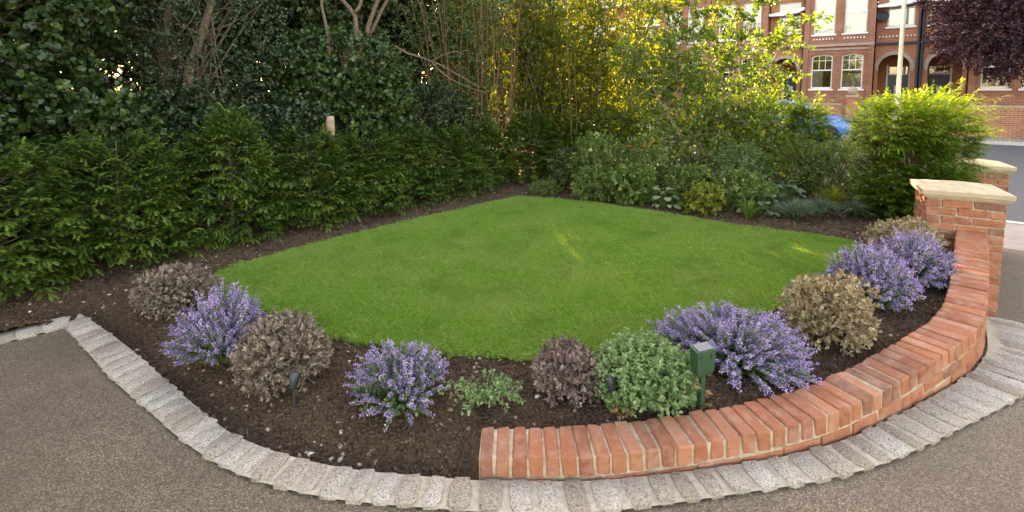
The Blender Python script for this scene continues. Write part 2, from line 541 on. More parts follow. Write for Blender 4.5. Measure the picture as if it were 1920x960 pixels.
class Leaves:
    def __init__(s): s.V = []; s.F = []; s.T = []; s.n = 0
    def add(s, V, F, T):
        s.V.append(V); s.F.append(F + s.n); s.T.append(T); s.n += len(V)
    def leaf(s, pos, d, nrm, L, Wd, tone, fold=.22, droop=.15, wide=.45):
        n = len(pos)
        d = unit(d)
        side = unit(np.cross(d, nrm)); nn = np.cross(side, d)
        L = np.broadcast_to(L, (n,))[:, None]; Wd = np.broadcast_to(Wd, (n,))[:, None]
        mid = pos + d * L * wide
        V = np.stack([pos, mid + side * Wd / 2 + nn * fold * Wd, pos + d * L - nn * droop * L, mid - side * Wd / 2 + nn * fold * Wd], 1).reshape(-1, 3)
        i = np.arange(n)[:, None] * 4
        F = np.concatenate([i + np.array([0, 1, 2]), i + np.array([0, 2, 3])], 0)
        s.add(V, F, np.repeat(np.clip(tone, 0, 1), 4))
    def lobed(s, pos, d, nrm, L, Wd, tone):
        """ivy-like broad leaf of six points"""
        n = len(pos)
        d = unit(d)
        side = unit(np.cross(d, nrm)); nn = np.cross(side, d)
        L = np.broadcast_to(L, (n,))[:, None]; Wd = np.broadcast_to(Wd, (n,))[:, None]
        c = lambda a, b, u: pos + d * L * a + side * Wd * b + nn * u * Wd
        V = np.stack([c(0, 0, 0), c(.12, .42, .12), c(.5, .5, .1), c(1, 0, -.15), c(.5, -.5, .1), c(.12, -.42, .12)], 1).reshape(-1, 3)
        i = np.arange(n)[:, None] * 6
        F = np.concatenate([i + np.array(q) for q in ([0, 1, 2], [0, 2, 3], [0, 3, 4], [0, 4, 5])], 0)
        s.add(V, F, np.repeat(np.clip(tone, 0, 1), 6))
    def twigs(s, c, o, per, tl, L, Wd, r, spread=.9, up=.5, tone_c=.5, tone_l=.5, bias=0., kind='leaf', droop=.15, fold=.22):
        """per leaves along a short twig from each point c in direction o"""
        n = len(c)
        tc = r.random(n)
        t = np.tile(np.linspace(.15, 1, per), n) + r.normal(size=n * per) * .05
        o = unit(o)
        ci = np.repeat(np.arange(n), per)
        oo = o[ci]
        p = c[ci] + oo * (tl * t)[:, None]
        side = rvec(n * per, r)
        side = unit(side - oo * (side * oo).sum(1, keepdims=True))
        d = unit(oo * (.35 + .5 * t[:, None]) + side * spread)
        nrm = unit(UP * up + rvec(n * per, r) * .6 + oo * .3)
        sz = r.uniform(.7, 1.2, n * per)
        tone = tone_c * tc[ci] + tone_l * r.random(n * per) + bias
        (s.lobed if kind == 'lobed' else s.leaf)(p, d, nrm, L * sz, Wd * sz, tone, *(() if kind == 'lobed' else (fold, droop)))
    def needles(s, c, d, L, r, k=14, nl=.024, nw=.0055, droop=.35, tone=None, flat=1.0):
        """feathery sprays: an axis from each c along d with two rows of needles"""
        n = len(c)
        d = unit(d)
        if tone is None: tone = r.random(n)
        Ls = np.broadcast_to(L, (n,))
        side = unit(np.cross(d, UP + .35 * rvec(n, r)))
        t = (np.arange(k) + .5) / k
        ax = c[:, None] + d[:, None] * (Ls[:, None] * t)[..., None] - UP * (droop * Ls[:, None] * t ** 2)[..., None]
        tan = unit(d[:, None] - UP * (2 * droop * t)[None, :, None])
        Vs = []
        for sg in (-1, 1):
            nd = unit(side[:, None] * sg * .85 + tan * .55 + r.normal(size=(n, k, 3)) * .16)
            ln = nl * (1 - .45 * t ** 3)[None, :, None] * r.uniform(.8, 1.15, (n, k, 1))
            Vs.append(np.stack([ax - tan * nw * .5, ax + tan * nw * .5, ax + nd * ln], 2))
        V = np.concatenate(Vs, 1).reshape(-1, 3)
        F = np.arange(len(V)).reshape(-1, 3)
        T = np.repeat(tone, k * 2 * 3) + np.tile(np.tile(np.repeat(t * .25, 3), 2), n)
        s.add(V, F, np.clip(T, 0, 1))
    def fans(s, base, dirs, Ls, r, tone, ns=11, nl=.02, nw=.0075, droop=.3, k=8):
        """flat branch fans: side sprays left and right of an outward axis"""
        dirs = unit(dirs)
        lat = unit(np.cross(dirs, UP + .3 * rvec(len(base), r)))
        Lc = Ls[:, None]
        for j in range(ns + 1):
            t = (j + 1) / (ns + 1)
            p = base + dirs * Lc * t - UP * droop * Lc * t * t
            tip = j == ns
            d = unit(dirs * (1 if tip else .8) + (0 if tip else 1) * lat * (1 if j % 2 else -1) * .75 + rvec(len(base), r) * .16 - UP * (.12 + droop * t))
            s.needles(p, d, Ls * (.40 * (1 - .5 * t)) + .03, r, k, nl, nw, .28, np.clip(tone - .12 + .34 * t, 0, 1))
    def mesh(s, name, mat):
        return mesh_np(name, np.concatenate(s.V), np.concatenate(s.F), mat, np.concatenate(s.T))

def lobe_points(lobes, n, r, shell=.35, zmin=.03):
    """points in the outer shell of a union of ellipsoids, with the outward direction"""
    lobes = np.asarray(lobes, float)
    area = (lobes[:, 3] * lobes[:, 4] + lobes[:, 3] * lobes[:, 5] + lobes[:, 4] * lobes[:, 5])
    k = r.choice(len(lobes), n, p=area / area.sum())
    u = rvec(n, r)
    rad = 1 - shell * r.random(n) ** 1.4
    c = lobes[k, :3] + u * lobes[k, 3:6] * rad[:, None]
    o = unit(u / lobes[k, 3:6])
    m = c[:, 2] > zmin
    return c[m], o[m]

def limb(P, r0, r1, wob, r, n=8):
    P = np.asarray(P, float)
    Q, _ = smooth_path(P, np.linalg.norm(P[-1] - P[0]) / n)
    Q[1:-1] += r.normal(size=Q[1:-1].shape) * wob
    return Q, np.linspace(r0, r1, len(Q))

# ------------------------------------------------------------------ layout curves (metres)
wall_out = [(-.158, 2.127), (0, 2.125), (.34, 2.122), (.645, 2.152), (.982, 2.195), (1.309, 2.254), (1.643, 2.354), (1.979, 2.501), (2.422, 2.724), (2.644, 2.843), (2.88, 2.98), (3.138, 3.175), (3.376, 3.400), (3.932, 3.985), (4.32, 4.409)]
edge_in = [(-3.44, 3.81), (-3.2, 3.66), (-2.663, 3.298), (-2.066, 2.859), (-1.62, 2.535), (-1.389, 2.393), (-1.097, 2.272), (-.804, 2.192), (-.544, 2.154), (-.171, 2.115)]
edge_out = [(-3.323, 3.57), (-2.881, 3.228), (-2.466, 2.915), (-1.981, 2.585), (-1.734, 2.415), (-1.497, 2.268), (-1.292, 2.164), (-1.111, 2.098), (-.945, 2.05), (-.743, 2.007), (-.481, 1.977), (-.136, 1.945)]
NS = np.array([.625, .78]); DS = np.array([-.78, .625])       # street normal (away) and street direction
def street(n, q):
    """point at distance n along the street normal and q along the street"""
    p = NS * n + DS * q
    return p[0], p[1]
lawn_poly = [(-2.782, 4.409), (-2.282, 5.179), (-1.683, 5.894), (-0.822, 6.826), (0.0, 7.624), (0.126, 7.683), (0.282, 7.657), (1.098, 7.18), (2.006, 6.322), (2.695, 5.58), (3.214, 5.224), (3.459, 4.835), (2.873, 4.281), (2.156, 3.694), (1.54, 3.33), (1.044, 3.161), (0.472, 3.061), (0.135, 3.037), (-0.202, 3.051), (-0.501, 3.109), (-0.901, 3.202), (-1.323, 3.354), (-1.826, 3.66), (-2.38, 4.044)]

# ------------------------------------------------------------------ setting: ground, drive, soil, lawn, street
def sheet(name, pts, z, mat):
    me = bpy.data.meshes.new(name)
    me.from_pydata([(x, y, z if np.isscalar(z) else z[i]) for i, (x, y) in enumerate(pts)], [], [tuple(range(len(pts)))])
    me.materials.append(mat)
    o = obj(name, me)
    o['kind'] = 'structure'
    return o

g = sheet('ground', [(-600, -600), (600, -600), (600, 600), (-600, 600)], -.62, M['earth'])
q0, q1 = -45, 60
def band(name, n0, n1, z0, z1, mat, h=0):
    P = [street(n0, q0), street(n1, q0), street(n1, q1), street(n0, q1)]
    if not h:
        return sheet(name, P, [z0, z1, z1, z0], mat)
    V = [(*P[i], z) for z in (z0 - h, z0) for i in range(4)]
    me = bpy.data.meshes.new(name)
    me.from_pydata(V, [], [(0, 1, 5, 4), (1, 2, 6, 5), (2, 3, 7, 6), (3, 0, 4, 7), (4, 5, 6, 7)])
    me.materials.append(mat)
    o = obj(name, me); o['kind'] = 'structure'
    return o
band('near_pavement', 9.0, 10.75, -.29, -.29, M['slab'])
band('near_kerb', 10.75, 10.9, -.275, -.275, M['kerbstone'], .3)
band('road', 10.9, 23.5, -.38, -.07, M['asphalt'])
band('far_kerb', 23.5, 23.65, .04, .04, M['kerbstone'], .4)
band('far_pavement', 23.65, 29.1, .03, .03, M['slab'])

# driveway with a hole where the garden lies
gard = [tuple(p) for p in (np.array(smooth_path(edge_in, .05)[0]) + np.array(smooth_path(edge_out, .05)[0])[np.linspace(0, len(smooth_path(edge_out, .05)[0]) - 1, len(smooth_path(edge_in, .05)[0])).astype(int)]) / 2]
wall_path, _ = smooth_path(wall_out, .03)
gard += [tuple(p) for p in wall_path[6:]]
gard += [(4.36, 4.72), (5.9, 6.4), street(9.0, -.7), street(9.0, 9.5), (-14, 20), (-14, -6), (-9.6, -2.4)]
xs = np.arange(-8.5, 9.01, .05); ys = np.arange(-1.6, 10.01, .05)
X, Y = np.meshgrid(xs, ys)
nx, ny = len(xs), len(ys)
idx = np.arange(nx * ny).reshape(ny, nx)
Fq = np.stack([idx[:-1, :-1], idx[:-1, 1:], idx[1:, 1:], idx[1:, :-1]], -1).reshape(-1, 4)
cx = (X[:-1, :-1] + .025).ravel(); cy = (Y[:-1, :-1] + .025).ravel()
ins = in_poly(cx, cy, gard)
Zd = z_drive(X) - .012
keep = ~ins & ((cx * NS[0] + cy * NS[1]) < 9.02)
V = np.stack([X, Y, Zd], -1).reshape(-1, 3)
def compact(V, F):
    u, inv = np.unique(F, return_inverse=True)
    return V[u], inv.reshape(F.shape)
dr = obj('driveway', mesh_np('driveway', *compact(V, Fq[keep]), M['drive'], smooth=True))
dr['kind'] = 'structure'

# garden soil: heaped a little, lower where the lawn edge is cut
nzs = (vnoise(X * 7, Y * 7, 1) - .5) * .035 + (vnoise(X * 19, Y * 19, 2) - .5) * .026 + (vnoise(X * 2.2, Y * 2.2, 3) - .5) * .04
Zs = z_garden(X) + nzs
wp = wall_path[::4]
dw = np.min(np.hypot(X[..., None] - wp[:, 0], Y[..., None] - wp[:, 1]), -1)
Zs = np.where(dw < .30, np.minimum(Zs, z_wall(X) - .035 + nzs * .4), Zs)
ep = np.array(edge_in)
epd, _ = smooth_path(edge_in, .1)
de = np.min(np.hypot(X[..., None] - epd[:, 0], Y[..., None] - epd[:, 1]), -1)
Zs = np.where(X < .05, Zs * ss(.03, .40, de) - (.045 - nzs * .3) * (1 - ss(.03, .22, de)), Zs)
lawn_s, _ = smooth_path(lawn_poly + lawn_poly[:1], .08)
inl = in_poly(X, Y, lawn_s)
Zs = np.where(inl, np.minimum(Zs, z_garden(X) - .03), Zs)
V = np.stack([X, Y, Zs], -1).reshape(-1, 3)
wall_in = wall_path + np.array([-np.gradient(wall_path[:, 1]), np.gradient(wall_path[:, 0])]).T / np.linalg.norm(np.gradient(wall_path, axis=0), axis=1)[:, None] * .15
gsoil = [tuple(p) for p in smooth_path([np.array(p) * .7 + np.array(q) * .3 for p, q in zip(smooth_path(edge_in, .4)[0], smooth_path(edge_out, .4)[0])], .05)[0]]
gsoil += [tuple(p) for p in wall_in[2:]] + gard[-8:]
soil_keep = in_poly(cx, cy, gsoil) & (cx > -7.5)
soil = obj('garden_bed', mesh_np('garden_bed', *compact(V, Fq[soil_keep]), M['soil'], smooth=True))
soil['kind'] = 'structure'
sheet('neighbour_garden_ground', [(-7.4, 1.2), (-7.4, 12), street(9.0, 9.0), street(9.0, 30), (-60, 40), (-60, -4)], .02, M['soil'])

# lawn: a raised turf slab following the slope
LX = np.arange(-3, 3.6, .06); LY = np.arange(2.8, 7.9, .06)
def poly_slab(name, poly, zf, thick, mat):
    bm = bmesh.new()
    vs_ = [bm.verts.new((x, y, float(zf(x)))) for x, y in poly]
    f = bm.faces.new(vs_)
    bmesh.ops.triangulate(bm, faces=[f])
    ext = bmesh.ops.extrude_edge_only(bm, edges=[e for e in bm.edges if e.is_boundary])
    for v in [q for q in ext['geom'] if isinstance(q, bmesh.types.BMVert)]: v.co.z -= thick
    me = bpy.data.meshes.new(name); bm.to_mesh(me); bm.free()
    me.materials.append(mat)
    return me
jit = np.random.default_rng(3)
lawn_j = [(x + jit.normal() * .012, y + jit.normal() * .012) for x, y in lawn_s[:-1]]
lawn = obj('lawn', poly_slab('lawn', lawn_j, lambda x: z_garden(x) + .022, .09, M['turf']))
lawn['kind'] = 'structure'

# ------------------------------------------------------------------ scattering (geometry nodes) for what nobody could count
def scatter(name, emitter_mesh, protos, density, smin, smax, tilt, seed, label, cat):
    col = bpy.data.collections.new(name + '_pieces')
    for p in protos: col.objects.link(p)
    o = obj(name, emitter_mesh)
    tag(o, label, cat, kind='stuff')
    ng = bpy.data.node_groups.new(name, 'GeometryNodeTree')
    ng.interface.new_socket('Geometry', in_out='INPUT', socket_type='NodeSocketGeometry')
    ng.interface.new_socket('Geometry', in_out='OUTPUT', socket_type='NodeSocketGeometry')
    N = ng.nodes.new
    gi, go = N('NodeGroupInput'), N('NodeGroupOutput')
    d = N('GeometryNodeDistributePointsOnFaces')
    d.inputs['Density'].default_value = density
    d.inputs['Seed'].default_value = seed
    ci = N('GeometryNodeCollectionInfo')
    ci.inputs['Collection'].default_value = col
    ci.inputs['Separate Children'].default_value = True
    ci.inputs['Reset Children'].default_value = True
    ip = N('GeometryNodeInstanceOnPoints')
    ip.inputs['Pick Instance'].default_value = True
    rr = N('FunctionNodeRandomValue'); rr.data_type = 'FLOAT_VECTOR'
    rr.inputs[0].default_value = (-tilt, -tilt, 0); rr.inputs[1].default_value = (tilt, tilt, 6.283)
    rs = N('FunctionNodeRandomValue'); rs.data_type = 'FLOAT'
    rs.inputs[2].default_value = smin; rs.inputs[3].default_value = smax
    L = ng.links.new
    L(gi.outputs[0], d.inputs['Mesh']); L(d.outputs['Points'], ip.inputs['Points'])
    L(ci.outputs[0], ip.inputs['Instance']); L(rr.outputs[0], ip.inputs['Rotation']); L(rs.outputs[1], ip.inputs['Scale'])
    L(ip.outputs[0], go.inputs[0])
    md = o.modifiers.new('scatter', 'NODES'); md.node_group = ng
    return o

def proto(name, me):
    return bpy.data.objects.new(name, me)

# grass tufts
def tuft(seed, n=150, rad=.066, h=.026):
    r = np.random.default_rng(seed)
    p = np.c_[r.normal(size=(n, 2)) * rad * .6, np.zeros(n) - .004]
    lean = np.c_[r.normal(size=(n, 2)) * .75, np.ones(n)]
    d = unit(lean)
    side = unit(np.cross(d, rvec(n, r)))
    hh = h * r.uniform(.6, 1.25, n)[:, None]
    w = .0024
    bend = np.c_[lean[:, :2], np.zeros(n)] * hh * .5
    Vv = np.stack([p - side * w, p + side * w, p + d * hh * .6 + side * w * .8, p + d * hh + bend], 1).reshape(-1, 3)
    i = np.arange(n)[:, None] * 4
    F = np.concatenate([i + np.array([0, 1, 2]), i + np.array([0, 2, 3])])
    return mesh_np('grass_tuft', Vv, F, M['grass'], np.repeat(r.random(n), 4))
lj = np.array(lawn_j); tj = np.roll(lj, -2, 0) - np.roll(lj, 2, 0); tj /= np.linalg.norm(tj, axis=1)[:, None]
ctr = in_poly(lj[:, 0] + tj[:, 1] * .03, lj[:, 1] - tj[:, 0] * .03, lj).mean() > .5
lawn_in = [tuple(p) for p in lj + (1 if ctr else -1) * np.c_[tj[:, 1], -tj[:, 0]] * .045]
lawn_em = poly_slab('lawn_grass', lawn_in, lambda x: z_garden(x) + .022, .012, M['grass'])
scatter('lawn_grass', lawn_em, [proto('grass_tuft', tuft(i)) for i in range(6)], 880, .75, 1.25, .08, 5,
        'short mown green grass covering the lawn', 'grass')

# chips, clods, pebbles
def chip_mesh(seed):
    r = np.random.default_rng(seed)
    m = MB(); m.box(-.5, .5, -.22, .22, -.06, .06)
    Vv = np.array(m.v); Vv += r.normal(size=Vv.shape) * np.array([.10, .07, .04])
    Vv[:, 2] += .12 * np.sin(Vv[:, 0] * 2 + seed)
    m.v = [tuple(p) for p in Vv * .026]
    return m.mesh('bark_chip', M['chip'])
def stone_mesh(seed, mat, sc, rough=.2):
    r = np.random.default_rng(seed)
    bm = bmesh.new(); bmesh.ops.create_icosphere(bm, subdivisions=1, radius=1)
    for v in bm.verts: v.co = Vector((v.co.x, v.co.y * .8, v.co.z * .6)) * (1 + r.normal() * rough) * sc
    me = bpy.data.meshes.new('stone'); bm.to_mesh(me); bm.free()
    me.materials.append(mat)
    me.polygons.foreach_set('use_smooth', np.ones(len(me.polygons), bool))
    return me
def region(fn):
    k = soil_keep & fn(cx, cy)
    return mesh_np('region', *compact(V, Fq[k]), None, smooth=True)
inlawn_c = in_poly(cx, cy, lawn_s)
de_c = np.min(np.hypot(cx[:, None] - epd[:, 0], cy[:, None] - epd[:, 1]), -1)
dw_c = np.min(np.hypot(cx[:, None] - wp[:, 0], cy[:, None] - wp[:, 1]), -1)
clear = (de_c > .05) & ((dw_c > .235) | (cx < -.19))
front = lambda x, y: clear & ~inlawn_c & (y < 4.2 + 0 * x) & (x > -4.4)
beds = lambda x, y: clear & ~inlawn_c & (y < 10.0) & (x > -6)
def straw_mesh(seed):
    r = np.random.default_rng(seed)
    m = MB()
    P_ = np.array([(-.5, 0, 0), (-.1, r.normal() * .12, .08), (.5, r.normal() * .2, .02)]) * .05
    m.tube(smooth_path(P_, .012)[0], .0011, 3, False)
    return m.mesh('straw', M['chip'])
chips = [proto('bark_chip', chip_mesh(i)) for i in range(7)] + [proto('straw', straw_mesh(i)) for i in range(5)]
scatter('bark_mulch', region(beds), chips, 2000, .35, 1.4, .5, 11, 'dark bark chips mulching the beds around the lawn', 'bark mulch')
clods = [proto('soil_clod', stone_mesh(20 + i, M['soil'], .016, .3)) for i in range(5)]
scatter('soil_clods', region(front), clods, 3600, .25, 1.15, .6, 12, 'crumbly dark soil clods in the front bed', 'soil')
pebs = [proto('pebble', stone_mesh(40 + i, M['pebble'], .013, .12)) for i in range(5)]
scatter('bed_pebbles', region(lambda x, y: front(x, y) & (x < .2)), pebs, 85, .35, 1.6, .5, 13, 'small pale pebbles strewn over the front soil bed', 'pebbles')
scatter('border_pebbles', region(lambda x, y: beds(x, y) & ~front(x, y) | (front(x, y) & (x >= .2))), pebs, 6, .5, 1.4, .5, 14, 'sparse pale stones in the mulch of the outer borders', 'pebbles')

# ------------------------------------------------------------------ sett edging
def sett_mesh(seed):
    """worn granite block: gently domed top with rounded corners, rough sides"""
    r = np.random.default_rng(seed)
    n = 4
    g_ = np.array([-.5, -.36, .36, .5])
    Vv = []
    for j in range(n):
        for i in range(n):
            x, y = g_[i], g_[j]
            ex, ey = i in (0, 3), j in (0, 3)
            z = r.normal() * .002 if not (ex or ey) else -.005
            if ex and ey: x *= .93; y *= .80; z = -.010
            Vv.append([x + r.normal() * .012, y + r.normal() * .022, z + r.normal() * .002])
    ring = [0, 1, 2, 3, 7, 11, 15, 14, 13, 12, 8, 4]
    for k in ring:
        Vv.append(list(Vv[k]))
    for k in ring:
        x, y, z = Vv[k]
        Vv.append([x * 1.01, y * 1.01, -.09])
    F = [(j * 4 + i, j * 4 + i + 1, j * 4 + i + 5, j * 4 + i + 4) for j in range(3) for i in range(3)]
    for a in range(12):
        b = (a + 1) % 12
        F.append((16 + a, 28 + a, 28 + b, 16 + b))
    me = bpy.data.meshes.new('sett')
    me.from_pydata([tuple(v) for v in Vv], [], F)
    me.polygons.foreach_set('use_smooth', np.ones(len(F), bool))
    me.materials.append(M['granite'])
    return me
sett_meshes = [sett_mesh(100 + i) for i in range(10)]

ei = [np.array(p) for p in edge_in]
eo = [np.array(p) for p in edge_out]
wall_n = []
for i, p in enumerate(wall_path):
    t = wall_path[min(i + 1, len(wall_path) - 1)] - wall_path[max(i - 1, 0)]
    t /= np.linalg.norm(t)
    wall_n.append(np.array([t[1], -t[0]]))                   # outward (towards the drive)
wall_n = np.array(wall_n)
sel = range(5, len(wall_path), 6)
wl = np.linspace(0, 1, len(wall_path))
win = [wall_path[i] + wall_n[i] * .012 for i in sel]
wou = [wall_path[i] + wall_n[i] * lerp(wall_path[i][0], [0, 1, 2, 3, 4.3], [.185, .165, .20, .26, .27]) for i in sel]
ext = [win[-1] + np.array([.69, .72]) * k for k in (.5, 1.0, 1.5, 2.2, 3.0, 4.0)]
exto = [wou[-1] + np.array([.69, .72]) * k for k in (.5, 1.0, 1.5, 2.2, 3.0, 4.0)]
inner_c, Li = smooth_path(ei + win, .02)
outer_c, Lo = smooth_path(eo + wou, .02)

edging = MB()
def strip(ci, co):
    n = 60
    a = ci[np.linspace(0, len(ci) - 1, n).astype(int)]; b = co[np.linspace(0, len(co) - 1, n).astype(int)]
    Vv = []
    for p, q in zip(a, b):
        p2 = p - (p - q) * .02; q2 = q + (q - p) * .01
        Vv += [(*p2, float(z_drive(p2[0])) + .003), (*q2, float(z_drive(q2[0])) + .001)]
    edging.add(Vv, [(2 * i, 2 * i + 1, 2 * i + 3, 2 * i + 2) for i in range(n - 1)])
# the two curves are matched by equal share of their length per section
secs = [(np.array(smooth_path(ei, .01)[0]), np.array(smooth_path(eo, .01)[0])), (np.array(smooth_path([ei[-1]] + win, .01)[0]), np.array(smooth_path([eo[-1]] + wou, .01)[0])),
        (np.array(smooth_path([np.array((-3.475, 3.765)), np.array((-5.3, 1.98))], .01)[0]), np.array(smooth_path([np.array((-3.345, 3.595)), np.array((-5.15, 1.83))], .01)[0]))]
for a, b in secs: strip(a, b)
edg = edging.build('stone_edging', M['mortar'])
edg['kind'] = 'structure'
r = np.random.default_rng(50)
def lay_setts(a, b, p0, p1, g0=.016, g1=.016):
    L = .5 * (np.linalg.norm(np.diff(a, axis=0), axis=1).sum() + np.linalg.norm(np.diff(b, axis=0), axis=1).sum())
    pos = 0.0
    while pos < L - .05:
        f = pos / L
        pitch = (p0 + (p1 - p0) * f) * r.uniform(.88, 1.14)
        fm = min(1, (pos + pitch / 2) / L)
        pa = a[int(fm * (len(a) - 1))]; pb = b[int(fm * (len(b) - 1))]
        c = (pa + pb) / 2; d = pa - pb
        ln = np.linalg.norm(d)
        i0, i1 = max(0, int((fm - .02) * (len(a) - 1))), min(len(a) - 1, int((fm + .02) * (len(a) - 1)))
        j0, j1 = max(0, int((fm - .02) * (len(b) - 1))), min(len(b) - 1, int((fm + .02) * (len(b) - 1)))
        tg_ = (a[i1] - a[i0]) + (b[j1] - b[j0])
        nn_ = np.array([-tg_[1], tg_[0]]); nn_ /= np.linalg.norm(nn_)
        if nn_ @ d < 0: nn_ = -nn_
        ln = max(.6 * ln, abs(nn_ @ d))
        d = nn_ * .8 + d / np.linalg.norm(d) * .2
        ang = math.atan2(d[1], d[0])
        z = float(z_drive(c[0])) + .012 + r.normal() * .0022
        sx = (ln + r.normal() * .008) * .98
        obj('sett', sett_meshes[r.integers(len(sett_meshes))], edg, (c[0], c[1], z), (r.normal() * .012, r.normal() * .012, ang + r.normal() * .025 + (math.pi if r.random() < .5 else 0)), (sx, pitch - (g0 + (g1 - g0) * f), 1.0))
        pos += pitch
lay_setts(*secs[0], .106, .116, .012, .030)
lay_setts(*secs[1], .126, .116, .036, .026)
lay_setts(*secs[2], .15, .15)

# ------------------------------------------------------------------ bricks
def brick_mesh(seed, sx=.215, sy=.065, sz=.1025, bev=.005, jt=.0022):
    """bevelled, slightly uneven brick centred on its own middle"""
    r_ = np.random.default_rng(seed)
    hx, hy, hz = sx / 2, sy / 2, sz / 2
    Vv, ids = [], {}
    jc = {(a, b, c): r_.normal(size=3) * jt for a in (-1, 1) for b in (-1, 1) for c in (-1, 1)}
    for a in (-1, 1):
        for b in (-1, 1):
            for c in (-1, 1):
                be = bev * r_.uniform(.4, 2.4)
                for k in range(3):
                    p = np.array([a * hx, b * hy, c * hz])
                    for m in range(3):
                        if m != k: p[m] -= (a, b, c)[m] * be
                    ids[(a, b, c, k)] = len(Vv)
                    Vv.append(p + jc[(a, b, c)])
    F = []
    for k in range(3):
        o1, o2 = [m for m in range(3) if m != k]
        for s_ in (-1, 1):
            q = []
            for u, v in ((-1, -1), (1, -1), (1, 1), (-1, 1)):
                key = [0, 0, 0]; key[k] = s_; key[o1] = u; key[o2] = v
                q.append(ids[(*key, k)])
            F.append(tuple(q))
    for k in range(3):
        o1, o2 = [m for m in range(3) if m != k]
        for u in (-1, 1):
            for v in (-1, 1):
                key0 = [0, 0, 0]; key0[o1] = u; key0[o2] = v
                ka = list(key0); ka[k] = -1; kb = list(key0); kb[k] = 1
                F.append((ids[(*ka, o1)], ids[(*kb, o1)], ids[(*kb, o2)], ids[(*ka, o2)]))
    for a in (-1, 1):
        for b in (-1, 1):
            for c in (-1, 1):
                F.append(tuple(ids[(a, b, c, k)] for k in range(3)))
    bm = bmesh.new()
    bv = [bm.verts.new(p) for p in Vv]
    for f in F: bm.faces.new([bv[i] for i in f])
    bmesh.ops.recalc_face_normals(bm, faces=bm.faces)
    me = bpy.data.meshes.new('brick'); bm.to_mesh(me); bm.free()
    me.materials.append(M['brick'])
    return me
edge_bricks = [brick_mesh(200 + i) for i in range(10)]                       # on edge: 215 deep, 65 wide, 102 high
face_bricks = [brick_mesh(220 + i, .215, .1025, .065) for i in range(8)]     # laid flat
half_bricks = [brick_mesh(240 + i, .1025, .1025, .065) for i in range(4)]

bw = empty('garden_wall', (2.0, 2.45, 0))
tag(bw, 'low curved red brick wall capped with bricks on edge, holding the flower bed', 'wall')
bwi = Matrix.Translation((-2.0, -2.45, 0))
wp_f, wlen = smooth_path(wall_out, .005)
arc = np.r_[0, np.cumsum(np.linalg.norm(np.diff(wp_f, axis=0), axis=1))]
def at(s_):
    p = np.array([np.interp(s_, arc, wp_f[:, 0]), np.interp(s_, arc, wp_f[:, 1])])
    q = np.array([np.interp(min(s_ + .04, arc[-1]), arc, wp_f[:, 0]), np.interp(min(s_ + .04, arc[-1]), arc, wp_f[:, 1])])
    q0_ = np.array([np.interp(max(s_ - .04, 0), arc, wp_f[:, 0]), np.interp(max(s_ - .04, 0), arc, wp_f[:, 1])])
    t = q - q0_; t /= np.linalg.norm(t)
    return p, t, np.array([-t[1], t[0]])                     # point on outer face, tangent, inward normal
r = np.random.default_rng(60)
s_ = .0
while s_ < arc[-1] - .03:
    pitch = lerp(s_, [0, 1.0, 2.6, 4.5], [.0755, .080, .089, .092]) * r.uniform(.97, 1.03)
    p, t, n = at(s_ + pitch / 2)
    c = p + n * .1075
    z = z_wall(p[0]) - .0513 + r.normal() * .0018
    w = (pitch - .0095) / .065
    flip = r.random() < .5
    slope = math.atan((z_wall(c[0] + t[0] * .05) - z_wall(c[0] - t[0] * .05)) / .1)
    obj('brick', edge_bricks[r.integers(10)], bw, (c[0] - 2, c[1] - 2.45, z), ((slope if flip else -slope) + r.normal() * .010, r.normal() * .010, math.atan2(n[1], n[0]) + r.normal() * .008 + (math.pi if flip else 0)), (1, w, 1))
    s_ += pitch
# courses under the coping, stretcher bond, as far as they stand above the ground
for k in range(1, 8):
    s_ = (.5 if k % 2 else 0) * .225 + .02
    while s_ < arc[-1] - .1:
        p, t, n = at(s_ + .1125)
        zt = z_wall(p[0]) - .1025 - .010 - (k - 1) * .075
        zc = zt - .0325
        if zc + .03 > float(z_drive(p[0])) - .03 and s_ > .10:
            c = p + n * (.0513 + .001)
            obj('brick', face_bricks[r.integers(8)], bw, (c[0] - 2, c[1] - 2.45, zc + r.normal() * .001), (0, -math.atan((z_wall(p[0] + .1) - z_wall(p[0])) / .1), math.atan2(t[1], t[0]) + r.normal() * .006))
        s_ += .225
# mortar body, slightly behind the brick faces
mm = MB()
ns = 90
Vv = []
for k in range(ns + 1):
    p, t, n = at(arc[-1] * k / ns)
    if k == 0: p = p + t * .006
    a = p + n * .0085; b = p + n * .2065
    zt = z_wall(p[0]) - .0105
    Vv += [(a[0] - 2, a[1] - 2.45, -.5), (a[0] - 2, a[1] - 2.45, zt), (b[0] - 2, b[1] - 2.45, zt), (b[0] - 2, b[1] - 2.45, -.5)]
Fm = [(4 * k + i, 4 * k + 4 + i, 4 * k + 4 + (i + 1) % 4, 4 * k + (i + 1) % 4) for k in range(ns) for i in range(4)] + [(0, 1, 2, 3), (4 * ns + 3, 4 * ns + 2, 4 * ns + 1, 4 * ns)]
mm.add(Vv, Fm)
mm.build('mortar', M['wall_mortar'], bw)

